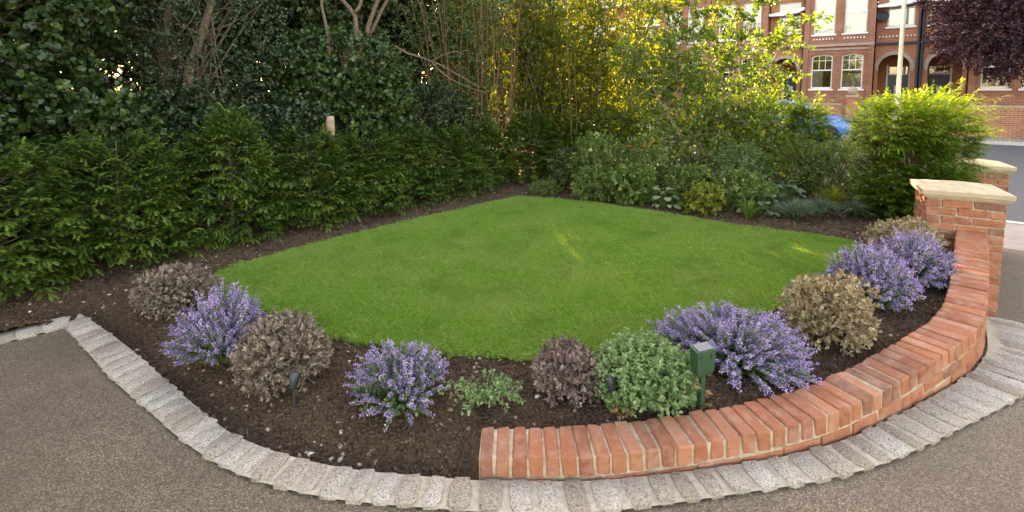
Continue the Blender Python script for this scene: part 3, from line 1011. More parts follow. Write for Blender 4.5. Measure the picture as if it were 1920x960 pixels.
# ------------------------------------------------------------------ gate piers
def pier(x, y, rz, z0, courses, label, seed):
    """square pier 2.5 bricks wide; local origin at the centre of its base"""
    e = empty('gate_pier', (x, y, z0), rz)
    tag(e, label, 'gate pier', 'brick gate piers beside the drive')
    r_ = np.random.default_rng(seed)
    half = .5525 / 2
    for k in range(courses):
        z = k * .075 + .0325
        for side in range(4):
            a = side * math.pi / 2
            u = -half if k % 2 == 0 else -half + .1125
            end = half if k % 2 == 1 else half - .1125
            while u < end - .05:
                L = .215 if end - u > .2 else .1025
                cxl = u + L / 2; cyl = -half + .05125
                px = cxl * math.cos(a) - cyl * math.sin(a); py = cxl * math.sin(a) + cyl * math.cos(a)
                me = face_bricks[r_.integers(8)] if L > .2 else half_bricks[r_.integers(4)]
                obj('brick', me, e, (px, py, z + r_.normal() * .001), (r_.normal() * .006, r_.normal() * .006, a + r_.normal() * .006))
                u += L + .010
    h = courses * .075
    m = MB(); m.box(-half + .010, half - .010, -half + .010, half - .010, -.2, h - .002)
    m.build('mortar', M['wall_mortar'], e)
    # moulded cap: stepped underside, drip edge and shallow pyramid
    prof = [(half + .004, h - .001), (half + .012, h + .014), (half + .028, h + .018), (half + .032, h + .034), (half + .046, h + .040), (half + .048, h + .078), (half + .042, h + .084)]
    Vv = [(sx * w, sy * w, z) for w, z in prof for sx, sy in ((-1, -1), (1, -1), (1, 1), (-1, 1))]
    Vv.append((0, 0, h + .140))
    F = [(4 * j + i, 4 * j + (i + 1) % 4, 4 * j + 4 + (i + 1) % 4, 4 * j + 4 + i) for j in range(len(prof) - 1) for i in range(4)]
    nt = 4 * (len(prof) - 1)
    F += [(nt + i, nt + (i + 1) % 4, len(Vv) - 1) for i in range(4)] + [(3, 2, 1, 0)]
    m = MB(); m.add(Vv, F); m.build('capstone', M['capstone'], e)
    return e
fr = np.array([4.41, 4.35]); fd = np.array([-.866, .5]); fn = np.array([.5, .866])
pc = fr + fd * .276 + fn * .276
pier(pc[0], pc[1], math.atan2(-.5, .866), -.29, 14, 'square red brick gate pier where the curved wall ends, pale pyramid cap', 70)
pier(5.97, 6.36, math.atan2(-.5, .866), -.29, 14, 'brick gate pier half hidden by yew branches, next to the pavement', 71)

def wall_run(name, a, b, h0, h1, th, label):
    a = np.array(a); b = np.array(b)
    t = b - a; L = np.linalg.norm(t); ang = math.atan2(t[1], t[0])
    m = MB(); m.box(0, L, -th / 2, th / 2, 0, h1 - h0)
    e = empty(name, (a[0], a[1], h0), ang)
    m.build('brickwork', M['brickwork'], e)
    m = MB(); m.box(0, L, -th / 2 - .02, th / 2 + .02, h1 - h0 + .002, h1 - h0 + .06)
    m.build('coping', M['stonetrim'], e)
    tag(e, label, 'wall')
    return e
wall_run('side_wall', pc + fn * .29, np.array([5.97, 6.36]) - fn * .29, -.5, .30, .215, 'low brick wall linking the two gate piers behind the yew')
wall_run('boundary_wall', np.array([5.97, 6.36]) - np.array([.866, -.5]) * .29, street(8.95, 9.3), -.6, .34, .215, 'low brick wall along the pavement behind the shrub border')

# ------------------------------------------------------------------ front bed plants
def hebe_mesh(rx, rz, seed, mat, n=1500, ls=.025):
    r_ = np.random.default_rng(seed)
    lob = [(0, 0, rz * .42, rx * .92, rx * .88, rz * .56)]
    for k in range(11):
        a = k / 11 * 6.28 * 2 + r_.normal() * .3; q = rx * r_.uniform(.2, .62)
        lob.append((math.cos(a) * q, math.sin(a) * q, rz * r_.uniform(.30, .68), rx * r_.uniform(.35, .52), rx * r_.uniform(.35, .52), rz * r_.uniform(.28, .42)))
    lv = Leaves()
    c, o = lobe_points(lob, n, r_, .30)
    o = unit(o + rvec(len(o), r_) * .35 + UP * .35)
    lv.twigs(c, o, 9, .03, ls, ls * .55, r_, spread=.75, up=.3, tone_c=.55, tone_l=.45, fold=.12, droop=-.12)
    return lv.mesh('foliage', mat)
def stems_mesh(n, h, rad, seed, mat, rr=.004):
    r_ = np.random.default_rng(seed)
    m = MB()
    for k in range(n):
        a = r_.uniform(0, 6.28); q = rad * r_.uniform(.3, 1)
        P_ = [(r_.normal() * .02, r_.normal() * .02, -.03), (math.cos(a) * q * .35, math.sin(a) * q * .35, h * .5), (math.cos(a) * q, math.sin(a) * q, h)]
        m.tube(smooth_path(P_, h / 4)[0], rr, 4)
    return m.mesh('stems', mat)
def hebe(x, y, rx, rz, seed, mat, label):
    e = empty('hebe_bush', (x, y, float(z_garden(x)) - .005), seed)
    tag(e, label, 'shrub', 'rounded hebe bushes in the front bed')
    obj('foliage', hebe_mesh(rx, rz, seed, mat, int(1350 * (rx / .3) * (rz / .4)) + 180), e)
    obj('stems', stems_mesh(16, rz * .6, rx * .6, seed, M['bark']), e)
hebe(-2.621, 3.771, .28, .33, 1, M['hebe'], 'wide low grey-brown hebe near the corner of the stone edging')
hebe(-1.361, 2.821, .27, .35, 2, M['hebe'], 'round brown-leaved hebe with a small spotlight standing before it')
hebe(0.317, 2.634, .195, .27, 3, M['hebe_plum'], 'small dome of plum-brown hebe beside the pale green catmint')
hebe(2.038, 3.103, .29, .40, 4, M['hebe_tan'], 'tan-leaved hebe dome between two flowering catmints')
hebe(3.66, 4.50, .30, .34, 5, M['hebe_tan'], 'yellowish hebe tucked behind catmint beside the brick pier')

def catmint_meshes(rx, h, seed, stems=330, bare=0.):
    """mound of grey-green leaves and arching flower spikes"""
    r_ = np.random.default_rng(seed)
    fl, lf = Leaves(), Leaves()
    n = stems
    a = r_.uniform(0, 6.283, n)
    tilt = np.sqrt(r_.random(n))
    out = np.c_[np.cos(a), np.sin(a), np.zeros(n)]
    tip = out * (rx * 1.0 * tilt * r_.uniform(.86, 1.12, n) * (1 + .12 * np.sin(a * 3 + seed)))[:, None] + UP * (h * (.94 - .68 * tilt ** 3.4) * r_.uniform(.66, 1.12, n) * (1 + .13 * np.sin(a * 2 + seed) * tilt + .07 * np.sin(a * 5 + seed)))[:, None]
    base = out * (rx * .30 * tilt * r_.random(n))[:, None]
    ctrl = base * .4 + tip * .5 + UP * (h * .12) + out * (rx * .12 * tilt)[:, None]
    B = lambda t: (1 - t)[..., None] ** 2 * base[:, None] + (2 * (1 - t) * t)[..., None] * ctrl[:, None] + (t ** 2)[..., None] * tip[:, None]
    kk = 11
    t = np.tile(np.linspace(.56, 1, kk), (n, 1)) + r_.normal(size=(n, kk)) * .012
    P_ = B(t)
    per = 6
    c = np.repeat(P_.reshape(-1, 3), per, 0)
    tone = np.repeat(np.repeat(r_.random(n), kk), per) * .55 + r_.random(len(c)) * .45
    if bare:
        keep_ = np.repeat(np.repeat(r_.random(n) > bare, kk), per)
    else:
        keep_ = np.ones(len(c), bool)
    tt = np.repeat(t.reshape(-1), per)
    keep_ &= r_.random(len(c)) < (1.15 - .5 * (tt - .56) / .44)
    c = c[keep_]; tone = tone[keep_]
    d = unit(rvec(len(c), r_) + UP * .15)
    fl.leaf(c + d * .004, d, rvec(len(c), r_), r_.uniform(.009, .016, len(c)), r_.uniform(.006, .010, len(c)), tone, .2, .2, .6)
    kl = 16
    t = np.tile(np.linspace(.12, .85, kl), (n, 1)) + r_.normal(size=(n, kl)) * .02
    c = np.repeat(B(t).reshape(-1, 3), 2, 0)
    d = unit(rvec(len(c), r_) + UP * .1 + unit(c) * .6)
    lf.leaf(c, d, unit(UP + rvec(len(c), r_) * .7), r_.uniform(.018, .031, len(c)), r_.uniform(.012, .020, len(c)), r_.random(len(c)) * .6 + np.repeat(np.repeat(r_.random(n), kl), 2) * .4)
    m = MB()
    for i in range(0, n, 2):
        m.tube(B(np.tile(np.linspace(0, 1, 5), (n, 1)))[i] if False else np.array([(1 - q) ** 2 * base[i] + 2 * (1 - q) * q * ctrl[i] + q * q * tip[i] for q in np.linspace(0, 1, 5)]), .0016, 3, False)
    return fl.mesh('flower_spikes', M['flower']), lf.mesh('leaves', M['mint']), m.mesh('stems', M['stem_green'])
cmA = catmint_meshes(.34, .46, 11, 420)
cmB = catmint_meshes(.31, .40, 12, 330, .25)
cmC = catmint_meshes(.47, .42, 14, 600)
def catmint(x, y, rz, sc, meshes, label):
    e = empty('catmint', (x, y, float(z_garden(x)) - .01), rz, sc)
    tag(e, label, 'flowering plant', 'purple catmints in the front bed')
    for nme, me in zip(('flower_spikes', 'leaves', 'stems'), meshes): obj(nme, me, e)
catmint(-1.851, 3.051, .4, (.90, .86, .98), cmA, 'violet-blue catmint between two brown hebes next to the stone edging')
catmint(-0.611, 2.583, 2.1, (.93, .88, .84), cmB, 'catmint with lilac spikes round a leafy green middle, alone on bare soil')
catmint(1.383, 2.928, 2.7, (1.0, .88, .72), cmC, 'broad mound of lavender catmint behind the green solar light')
catmint(2.683, 3.591, 3.3, (.98, .92, .94), cmA, 'lilac catmint beyond the tan hebe along the curved wall')
catmint(3.26, 3.946, 5.1, (.96, .95, .90), cmA, 'catmint spilling over the coping of the wall close to the pier')

# pale green catmint out of flower
def green_bush():
    r_ = np.random.default_rng(31)
    lv = Leaves()
    lob = [(0, 0, .12, .25, .23, .17), (-.1, -.02, .15, .15, .18, .14), (.12, .03, .11, .16, .17, .14), (0, .08, .17, .17, .18, .12), (-.16, .05, .08, .14, .14, .1)]
    c, o = lobe_points(lob, 1300, r_, .30)
    lv.twigs(c, unit(o + UP * .8 + rvec(len(o), r_) * .45), 9, .060, .024, .016, r_, spread=1.0, up=.7, tone_c=.5, tone_l=.5)
    e = empty('green_catmint', (.722, 2.594, float(z_garden(.7)) - .005), 0, (1, 1, .9))
    tag(e, 'pale green leafy catmint without flowers beside the solar light', 'plant')
    obj('foliage', lv.mesh('foliage', M['mint_pale']), e)
    obj('stems', stems_mesh(20, .2, .2, 32, M['twig'], .0025), e)
    dl = Leaves()
    c = np.c_[r_.uniform(.12, .30, 26), r_.uniform(-.16, .06, 26), r_.uniform(.03, .14, 26)]
    dl.twigs(c, rvec(26, r_) + UP * .4, 6, .03, .028, .018, r_)
    c = np.c_[r_.uniform(-.2, -.1, 10), r_.uniform(-.2, -.16, 10), r_.uniform(.02, .06, 10)]
    dl.twigs(c, rvec(10, r_) + UP * .4, 6, .03, .028, .018, r_)
    q = obj('dry_leaves', dl.mesh('dry_leaves', M['dry']), e)
    q['label'] = 'pale dried leaves at the foot'
green_bush()
def sprawl():
    r_ = np.random.default_rng(33)
    lv = Leaves(); m = MB()
    for k in range(46):
        a = r_.uniform(0, 6.28); L = r_.uniform(.08, .24)
        P_ = [(0, 0, 0), (math.cos(a) * L * .5, math.sin(a) * L * .4, .06 + r_.random() * .05), (math.cos(a) * L, math.sin(a) * L * .8, .03 + r_.random() * .08)]
        Q, _ = smooth_path(P_, .02)
        m.tube(Q, .0013, 3, False)
        lv.twigs(Q[2:], rvec(len(Q) - 2, r_) + UP * .5, 3, .012, .020, .013, r_, up=.9)
    e = empty('sprawling_catmint', (-.16, 2.56, .075))
    tag(e, 'small sparse sprawling green seedling on soil near the wall end', 'plant')
    obj('foliage', lv.mesh('foliage', M['mint_pale']), e); obj('stems', m.mesh('stems', M['twig']), e)
sprawl()

# ------------------------------------------------------------------ garden lights
def solar_light():
    e = empty('solar_light', (.995, 2.475, float(z_garden(.995)) + .065), R(22), .98)
    tag(e, 'dark green box solar light on a stake behind the brick wall', 'garden light')
    m = MB(); m.box(-.013, .013, -.010, .010, -.14, .17); m.build('stake', M['green_plastic'], e)
    # housing: a wedge narrowing downwards
    Vv = []
    for z, hw, y0, y1 in ((.125, .040, -.022, .022), (.142, .054, -.026, .026), (.262, .062, -.030, .034), (.270, .062, -.030, .034)):
        dz = .006 if z > .2 else 0
        Vv += [(-hw, y0, z - dz), (hw, y0, z - dz), (hw, y1, z + dz), (-hw, y1, z + dz)]
    F = [(4 * j + i, 4 * j + (i + 1) % 4, 4 * j + 4 + (i + 1) % 4, 4 * j + 4 + i) for j in range(3) for i in range(4)] + [(3, 2, 1, 0), (12, 13, 14, 15)]
    m = MB(); m.add(Vv, F); hs = m.build('housing', M['green_plastic'], e)
    pr = MB(); pr.box(-.048, .048, -.026, .028, -.002, .003)
    pr.build('solar_panel', M['panel'], hs, loc=(0, .002, .2715), rot=(math.atan2(.012, .064), 0, 0))
    for sx in (-.035, .035):
        c_ = MB(); c_.box(sx - .006, sx + .006, -.034, -.028, .222, .244); c_.build('clip', M['black_plastic'], hs)
    b_ = MB(); b_.lathe([(.007, 0), (.007, .004)], 10); b_.build('button', M['green_plastic'], hs, loc=(0, -.0265, .20), rot=(R(90), 0, 0))
solar_light()
def spot(x, y, rz, lean, h, label):
    e = empty('stake_spotlight', (x, y, float(z_garden(x)) - .02), rz)
    tag(e, label, 'garden light', 'small stake spotlights in the front bed')
    m = MB(); m.tube([(0, 0, -.05), (0, 0, h * .35), (0, 0, h * .72)], [.003, .008, .007], 8); m.build('stake', M['black_plastic'], e)
    m = MB(); m.lathe([(.010, -.045), (.018, -.035), (.023, .0), (.026, .035), (.024, .037)], 14)
    hd = m.build('head', M['black_plastic'], e, True, (0, 0, h * .72 + .03), (R(-lean), 0, 0))
    m = MB(); m.lathe([(.022, 0), (.020, .004)], 14); m.build('lens', M['dark_lens'], hd, True, (0, 0, .0355))
spot(0.519, 2.478, .5, 20, .20, 'black stake spotlight at the foot of the pale green catmint')
spot(-1.191, 2.577, -.3, 14, .17, 'grey stake spotlight in front of the round brown hebe')
spot(-2.341, 3.601, .2, 24, .16, 'dark stake spotlight between the low hebe and violet-blue catmint')

# wooden post standing in the hedge
pm = MB()
pm.tube([(0, 0, 0), (.01, 0, .7), (.0, .01, 1.34), (0, .01, 1.40)], [.062, .060, .058, .050], 12)
po = pm.build('wooden_post', M['timber'], None, True, (-2.50, 6.80, .02))
tag(po, 'weathered round wooden post rising above the yew hedge', 'post')

# ------------------------------------------------------------------ yew hedge
def yew_meshes(h, w, n, seed, gold=False, box=.80):
    """young yew: short leader, fans of feathery sprays all round, loose uneven top"""
    r_ = np.random.default_rng(seed)
    t = r_.random(n) ** .85
    prof = lambda q: np.interp(q, [0, .15, .5, .85, 1], [.85, 1, .98, box, box * .55])
    a = r_.uniform(0, 6.283, n)
    lump = 1 + .18 * np.sin(a * 3 + seed) * np.sin(t * 8 + seed) + .10 * np.sin(a * 5 + t * 6)
    L = r_.uniform(.12, .25, n)
    rad = np.maximum(w * prof(t) * lump - L * .75, .02) * np.sqrt(r_.uniform(.30, 1, n))
    z = .05 + t * (h - .22) * (1 + .10 * np.sin(a * 2 + seed * 2))
    c = np.c_[np.cos(a) * rad, np.sin(a) * rad, z]
    o = unit(np.c_[np.cos(a), np.sin(a), .45 + .8 * t ** 2] + r_.normal(size=(n, 3)) * .38)
    lv = Leaves()
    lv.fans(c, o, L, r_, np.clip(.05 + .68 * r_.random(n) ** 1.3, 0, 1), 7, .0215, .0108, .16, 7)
    m = MB()
    m.tube([(0, 0, -.05), (.01, .0, h * .4), (0, .01, h * .97)], [.022, .016, .004], 6)
    for q in range(0, n, 22):
        z_ = c[q, 2]
        m.tube([(0, 0, max(.02, z_ - .12)), tuple(c[q] * np.array([.6, .6, 1]) - UP * .03), tuple(c[q] + o[q] * L[q] * .6)], [.006, .004, .002], 4, False)
    return lv.mesh('foliage', M['yew_gold' if gold else 'yew']), m.mesh('stem', M['bark'])
yv = [yew_meshes(1.34, .64, 1300, 300, box=.66), yew_meshes(1.22, .68, 1300, 301), yew_meshes(1.20, .66, 1250, 302)]
hl = np.array([(-4.9, 3.15), (-4.25, 4.0), (-3.75, 4.75), (-3.1, 5.55), (-2.5, 6.28), (-1.95, 6.88), (-1.42, 7.45), (-.92, 8.1), (-.5, 8.75)])
hlab = ['yew hedge plant overhanging the end of the stone edging', 'tall yew hedge plant with drooping tips behind the low grey-brown hebe',
        'yew hedge plant next after the tall drooping one behind the hebe', 'yew hedge plant with a pale pointed top, tallest of the row',
        'yew hedge plant next before the wooden post', 'yew hedge plant directly in front of the wooden post',
        'bushy yew hedge plant below the bare arching branches', 'yew hedge plant next before the last yew at the lawn tip', 'last yew of the hedge, at the tip of the lawn']
hs_ = [1.0, 1.02, 1.06, 1.12, 1.0, .95, .90, .95, 1.02]
for i, (x, y) in enumerate(hl + np.array([-.16, .12])):
    e = empty('yew_hedge_plant', (x, y, .04), i * 1.9, (1, 1, hs_[i]))
    tag(e, hlab[i], 'hedge plant', 'yews of the hedge')
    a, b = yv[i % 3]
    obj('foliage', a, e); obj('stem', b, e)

# ------------------------------------------------------------------ big dark trees behind the hedge
def tree(name, label, cat, loc, lobes, ncl, per, tl, L, Wd, mat, seed, kind='leaf', trunk=None, bark='bark', shell=.45, up=.4, bias=0., group=None, rz=0, spread=.9):
    r_ = np.random.default_rng(seed)
    e = empty(name, loc, rz)
    tag(e, label, cat, group)
    lv = Leaves()
    c, o = lobe_points(lobes, ncl, r_, shell)
    o = unit(o + rvec(len(o), r_) * .5 + UP * .1)
    lv.twigs(c, o, per, tl, L, Wd, r_, up=up, bias=bias, kind=kind, spread=spread)
    obj('crown', lv.mesh('crown', mat), e)
    m = MB()
    for P_, r0, r1 in (trunk or []):
        Q, rr = limb(P_, r0, r1, .02, r_, 9)
        m.tube(Q, rr, 7)
    tops = [np.array(P_[-1]) for P_, _, _ in (trunk or [])]
    if tops:
        for k in range(0, min(len(c), 70 * 9), 9):
            b = c[k]; a = tops[k % len(tops)]
            st = a * r_.uniform(.45, .9) if a[2] > 1 else a
            mid = (st + b) / 2 + r_.normal(size=3) * .12
            m.tube(smooth_path([st, mid, b], np.linalg.norm(b - st) / 5 + .01)[0], np.linspace(.018, .004, len(smooth_path([st, mid, b], np.linalg.norm(b - st) / 5 + .01)[0])), 4, False)
        obj('trunk', m.mesh('trunk', M[bark]), e)
    return e

tg = 'trees and tall shrubs behind the hedge'
tree('ivy_covered_tree', 'dark ivy-covered tree behind the hedge end at the stone edging', 'tree', (-5.7, 5.1, .03),
     [(0, 0, 1.2, 1.0, .9, 1.3), (.2, .1, 2.6, 1.2, 1.0, 1.3), (-.5, .2, 3.6, 1.3, 1.2, 1.2), (.5, .4, 3.5, 1.1, 1, 1.1)], 5200, 6, .14, .062, .058, M['ivy'], 401, 'lobed',
     [([(0, 0, -.05), (.05, 0, 1.5), (-.1, .1, 3.4)], .20, .10)], group=tg)
tree('holly_tree', 'dark glossy holly with leaning bare trunks showing behind the hedge', 'tree', (-4.55, 6.45, .03),
     [(-.45, 0, 2.4, .9, .8, 1.2), (.6, .1, 2.5, .9, .8, 1.3), (0, .5, 3.7, 1.4, 1.1, 1.1), (.1, .6, 1.0, .9, .6, .9)], 4600, 6, .11, .052, .030, M['holly'], 402, 'leaf',
     [([(0, 0, -.05), (.0, .1, 1.6), (.1, .1, 3.2)], .14, .07), ([(0, 0, .8), (.4, 0, 2.0), (.7, .2, 3.1)], .08, .04)], group=tg)
t3 = tree('ivy_covered_tree', 'ivy-clad stump of a tree with bare branches sprouting from its top, behind the post', 'tree', (-2.75, 7.75, .03),
     [(0, 0, 1.1, .95, .7, 1.1), (.1, 0, 1.9, 1.05, .75, .75), (.45, 0, 1.2, .8, .6, 1.0), (-.4, .1, 2.0, .6, .6, .6)], 4200, 6, .12, .058, .054, M['ivy'], 403, 'lobed',
     [([(0, 0, -.05), (.05, .1, 1.3), (.2, .1, 2.4)], .22, .12)], group=tg, bias=.06)
r = np.random.default_rng(77)
def branch(parent, name, pts, r0, r1, mat='bark_pale', base=(-2.75, 7.75, .03)):
    P_ = np.array(pts, float) - np.array(base)
    Q, rr = limb(P_, r0, r1, .008, r, 10)
    m = MB(); m.tube(Q, rr, 6)
    return m.build(name, M[mat], parent, True)
for pts, r0, r1 in [([(-2.5, 7.75, 2.2), (-2.35, 7.6, 2.65), (-2.38, 7.6, 2.93), (-2.56, 7.6, 3.15), (-2.9, 7.5, 3.6)], .045, .02),
                    ([(-2.38, 7.6, 2.93), (-2.26, 7.6, 3.14), (-2.15, 7.5, 3.7)], .03, .015),
                    ([(-2.4, 7.7, 2.2), (-2.19, 7.7, 2.78), (-2.07, 7.7, 3.06), (-1.8, 7.7, 3.6)], .045, .02),
                    ([(-2.38, 7.75, 2.3), (-2.15, 7.8, 2.75), (-1.98, 7.8, 3.04), (-1.6, 7.8, 3.7)], .035, .018),
                    ([(-2.72, 7.5, 2.1), (-2.72, 7.4, 2.55), (-2.75, 7.4, 2.86), (-2.85, 7.4, 3.6)], .03, .016)]:
    branch(t3, 'branch', pts, r0, r1, 'bark_mid')
# arching bare branches to the right of the ivy tree
db = empty('bare_branched_shrub', (-1.75, 8.1, .03)); tag(db, 'nearly leafless shrub with long arching branches beside the ivy-clad tree', 'shrub', tg)
for pts, r0, r1 in [([(-2.15, 8.3, .03), (-2.3, 8.2, 1.6), (-1.95, 7.9, 2.46), (-1.54, 7.8, 2.3), (-1.25, 7.8, 2.22), (-.92, 7.8, 2.06), (-.5, 7.8, 1.81)], .035, .008),
                    ([(-1.25, 7.8, 2.22), (-.98, 7.7, 2.34), (-.66, 7.7, 2.38)], .013, .005),
                    ([(-1.25, 7.8, 2.2), (-.95, 7.65, 1.95), (-.53, 7.6, 1.77), (-.33, 7.6, 1.77)], .013, .005),
                    ]:
    branch(db, 'branch', pts, r0, r1, 'bark_mid', (-1.75, 8.1, .03))
lv = Leaves()
c = np.c_[r.uniform(-.5, 1.3, 240), r.uniform(-.3, .5, 240), r.uniform(.9, 3.1, 240)]
lv.twigs(c, rvec(240, r) + UP * .3, 6, .1, .055, .035, r)
obj('foliage', lv.mesh('foliage', M['dense']), db)

tree('laurel_bush', 'glossy dark laurel bush behind the hedge below the bare branches', 'shrub', (-1.75, 8.75, .03),
     [(0, 0, .9, .9, .6, .9), (-.5, .1, 1.4, .6, .5, .6), (.4, .2, 1.3, .6, .5, .5)], 1300, 6, .12, .085, .04, M['holly'], 404, 'leaf',
     [([(0, 0, -.05), (.0, .1, .8), (.1, .1, 1.5)], .05, .03)], group=tg)
for i, (x, y, w, h, mk, lab) in enumerate([
        (-5.35, 4.3, .8, 1.9, 'ivy', 'ivy-smothered bush behind the hedge by the stone edging'), (-4.75, 5.35, .8, 1.9, 'ivy', 'ivy-smothered bush behind the tall drooping yew'),
        (-4.05, 6.1, .75, 1.8, 'holly', 'holly bush behind the pale-topped yew'), (-3.35, 6.9, .75, 1.7, 'holly', 'dark holly bush before the ivy-clad stump'),
        (-6.6, 6.4, 1.2, 2.6, 'dense', 'shadowy evergreen bush between the ivy-covered tree and the holly'), (-4.9, 8.2, 1.2, 2.6, 'dense', 'shadowy evergreen bush behind the holly trunk'),
        (-3.2, 9.6, 1.1, 2.4, 'dense', 'evergreen bush behind the ivy-clad stump'), (-8.0, 5.0, 1.3, 2.8, 'dense', 'shadowy evergreen bush beyond the end of the hedge')]):
    tree('evergreen_bush', lab, 'shrub', (x, y, .03), [(0, 0, h * .42, w, w * .8, h * .45), (-.4 * w, .1, h * .6, w * .7, w * .6, h * .36), (.45 * w, 0, h * .55, w * .7, w * .6, h * .4)],
         2400, 6, .12, .058, .044, M[mk], 440 + i, 'lobed' if mk == 'ivy' else 'leaf', [([(0, 0, -.05), (.0, .1, h * .3), (.1, .1, h * .6)], .05, .03)], group=tg)
# second row: tall, dense, closing the view and shading the lawn
for i, (x, y, h, w, mat, lab) in enumerate([
        (6.8, 27.4, 5.2, 2.0, 'hazel', 'leafy street-side tree in a front garden behind the birch'),
        (2.4, 31.0, 6.0, 2.6, 'hazel', 'leafy front garden tree across the street behind the hazels'),
        (-3.5, 35.5, 7.0, 3.2, 'hazel', 'broad front garden tree across the street beyond the evergreens'),
        (-5.0, 15.5, 8.5, 2.8, 'dense', 'tall tree farther back between the evergreens'),
        (-9.0, 14.0, 9.0, 3.0, 'dense', 'tall tree farther back beyond the holly'),
        (-8.8, 2.9, 8.5, 2.4, 'dense', 'tall evergreen added out of view to shade the drive and hedge end'),  # unseen tree added to darken the hedge and drive
        (-9.5, -1.5, 9.0, 2.6, 'dense', 'tall evergreen added behind the view to shade the drive past the hedge'),  # also unseen, added to block sky over the drive
        (-6.4, 11.8, 8.0, 2.3, 'dense', 'tall evergreen filling the gap behind the holly trunks'),
        (-3.7, 13.6, 8.0, 2.2, 'dense', 'tall evergreen filling the gap behind the ivy-clad stump'),
        (-8.6, 7.2, 7.0, 2.2, 'dense', 'tall dark evergreen tree beyond the ivy-covered tree at the hedge end'),
        (-6.6, 9.0, 7.5, 2.1, 'dense', 'tall evergreen tree standing behind the holly'),
        (-4.4, 10.6, 7.6, 2.0, 'dense', 'tall tree behind the bare branches of the ivy-clad stump'),
        (-2.6, 12.2, 7.8, 1.9, 'dense', 'tall tree glowing with sun behind the bare arching branches'),
        (-11.5, 10.5, 9.0, 3.2, 'dense', 'large shadowy evergreen farthest back beyond the hedge')]):
    k = w / 2
    tree('evergreen_tree', lab, 'tree', (x, y, .02),
         [(0, 0, h * .28, w * .8, w * .7, h * .27), (-.7 * k, .2, h * .5, w * .8, w * .7, h * .25), (.8 * k, 0, h * .52, w * .8, w * .7, h * .24), (0, .2, h * .75, w * .85, w * .7, h * .22)],
         3000, 6, .22, .12, .09, M[mat], 420 + i, 'leaf', [([(0, 0, -.05), (.1, 0, h * .4), (0, .1, h * .8)], .20, .06)], group=tg, shell=.6)

# ------------------------------------------------------------------ thicket of upright stems, sun coming through
def thicket(name, label, loc, w, h, ns_, ncl, L, Wd, mat, bark, seed, zlo=.6, lean=.25):
    r_ = np.random.default_rng(seed)
    e = empty(name, loc); tag(e, label, 'shrub', tg)
    m = MB(); C_, O_ = [], []
    for k in range(ns_):
        a = r_.uniform(0, 6.28); q = math.sqrt(r_.random())
        b = np.array([math.cos(a) * q * w * .45, math.sin(a) * q * w * .35, -.04])
        hh = h * r_.uniform(.7, 1.05)
        t_ = np.array([b[0] * (1 + lean * 3) + r_.normal() * .25, b[1] * (1 + lean) + r_.normal() * .2, hh])
        mid = (b + t_) / 2 + np.array([r_.normal() * .1, r_.normal() * .1, hh * .08])
        Q, rr = limb([b, mid, t_], .016 * r_.uniform(.6, 1.4), .005, .012, r_, 9)
        m.tube(Q, rr, 5, False)
        for p in Q[2:]:
            if p[2] > zlo: C_.append(p); O_.append(np.array([b[0], b[1], 0]) * .6 + r_.normal(size=3) * .5)
    obj('stems', m.mesh('stems', M[bark]), e)
    C_ = np.array(C_); O_ = np.array(O_)
    ii = r_.integers(0, len(C_), ncl)
    c = C_[ii] + r_.normal(size=(ncl, 3)) * np.array([.16, .16, .12])
    lv = Leaves()
    lv.twigs(c, unit(O_[ii] + rvec(ncl, r_)), 6, .16, L, Wd, r_, up=.5)
    obj('crown', lv.mesh('crown', M[mat]), e)
    return e
thicket('privet_thicket', 'grey-green upright shrub with many bare stems behind the last yew', (-.65, 9.7, .03), 1.4, 4.2, 34, 1600, .06, .030, 'privet', 'bark_red', 501, .9)
thicket('privet_thicket', 'upright leafy shrub with brown stems over the far tip of the lawn', (.2, 10.35, .05), 1.2, 4.2, 28, 1300, .06, .030, 'privet', 'bark_red', 502, .8)
thicket('hazel', 'golden backlit hazel with fanning stems beside the terrace', (1.5, 10.0, .05), 2.1, 4.0, 46, 4600, .062, .048, 'hazel', 'bark_mid', 503, .5, .3)
thicket('hazel', 'sunlit yellow-green hazel glowing behind the upright shrubs', (.1, 11.3, .05), 2.2, 5.0, 40, 3600, .07, .052, 'hazel', 'bark_mid', 504, .4, .3)
thicket('hazel', 'yellow backlit hazel seen through the bare arching branches', (-1.15, 11.9, .05), 2.0, 5.2, 36, 3400, .065, .045, 'hazel', 'bark_mid', 505, .5, .25)
for i, (x, y, s, lab) in enumerate([(.35, 9.35, .95, 'brown-green conifer bush at the far tip of the lawn'), (1.05, 9.75, .9, 'dull green conifer bush in front of the golden hazel')]):
    e = empty('conifer_bush', (x, y, .08), i * 2.2, (1.05, .9, s)); tag(e, lab, 'shrub', tg)
    obj('foliage', yv[i][0], e); obj('stem', yv[i][1], e)

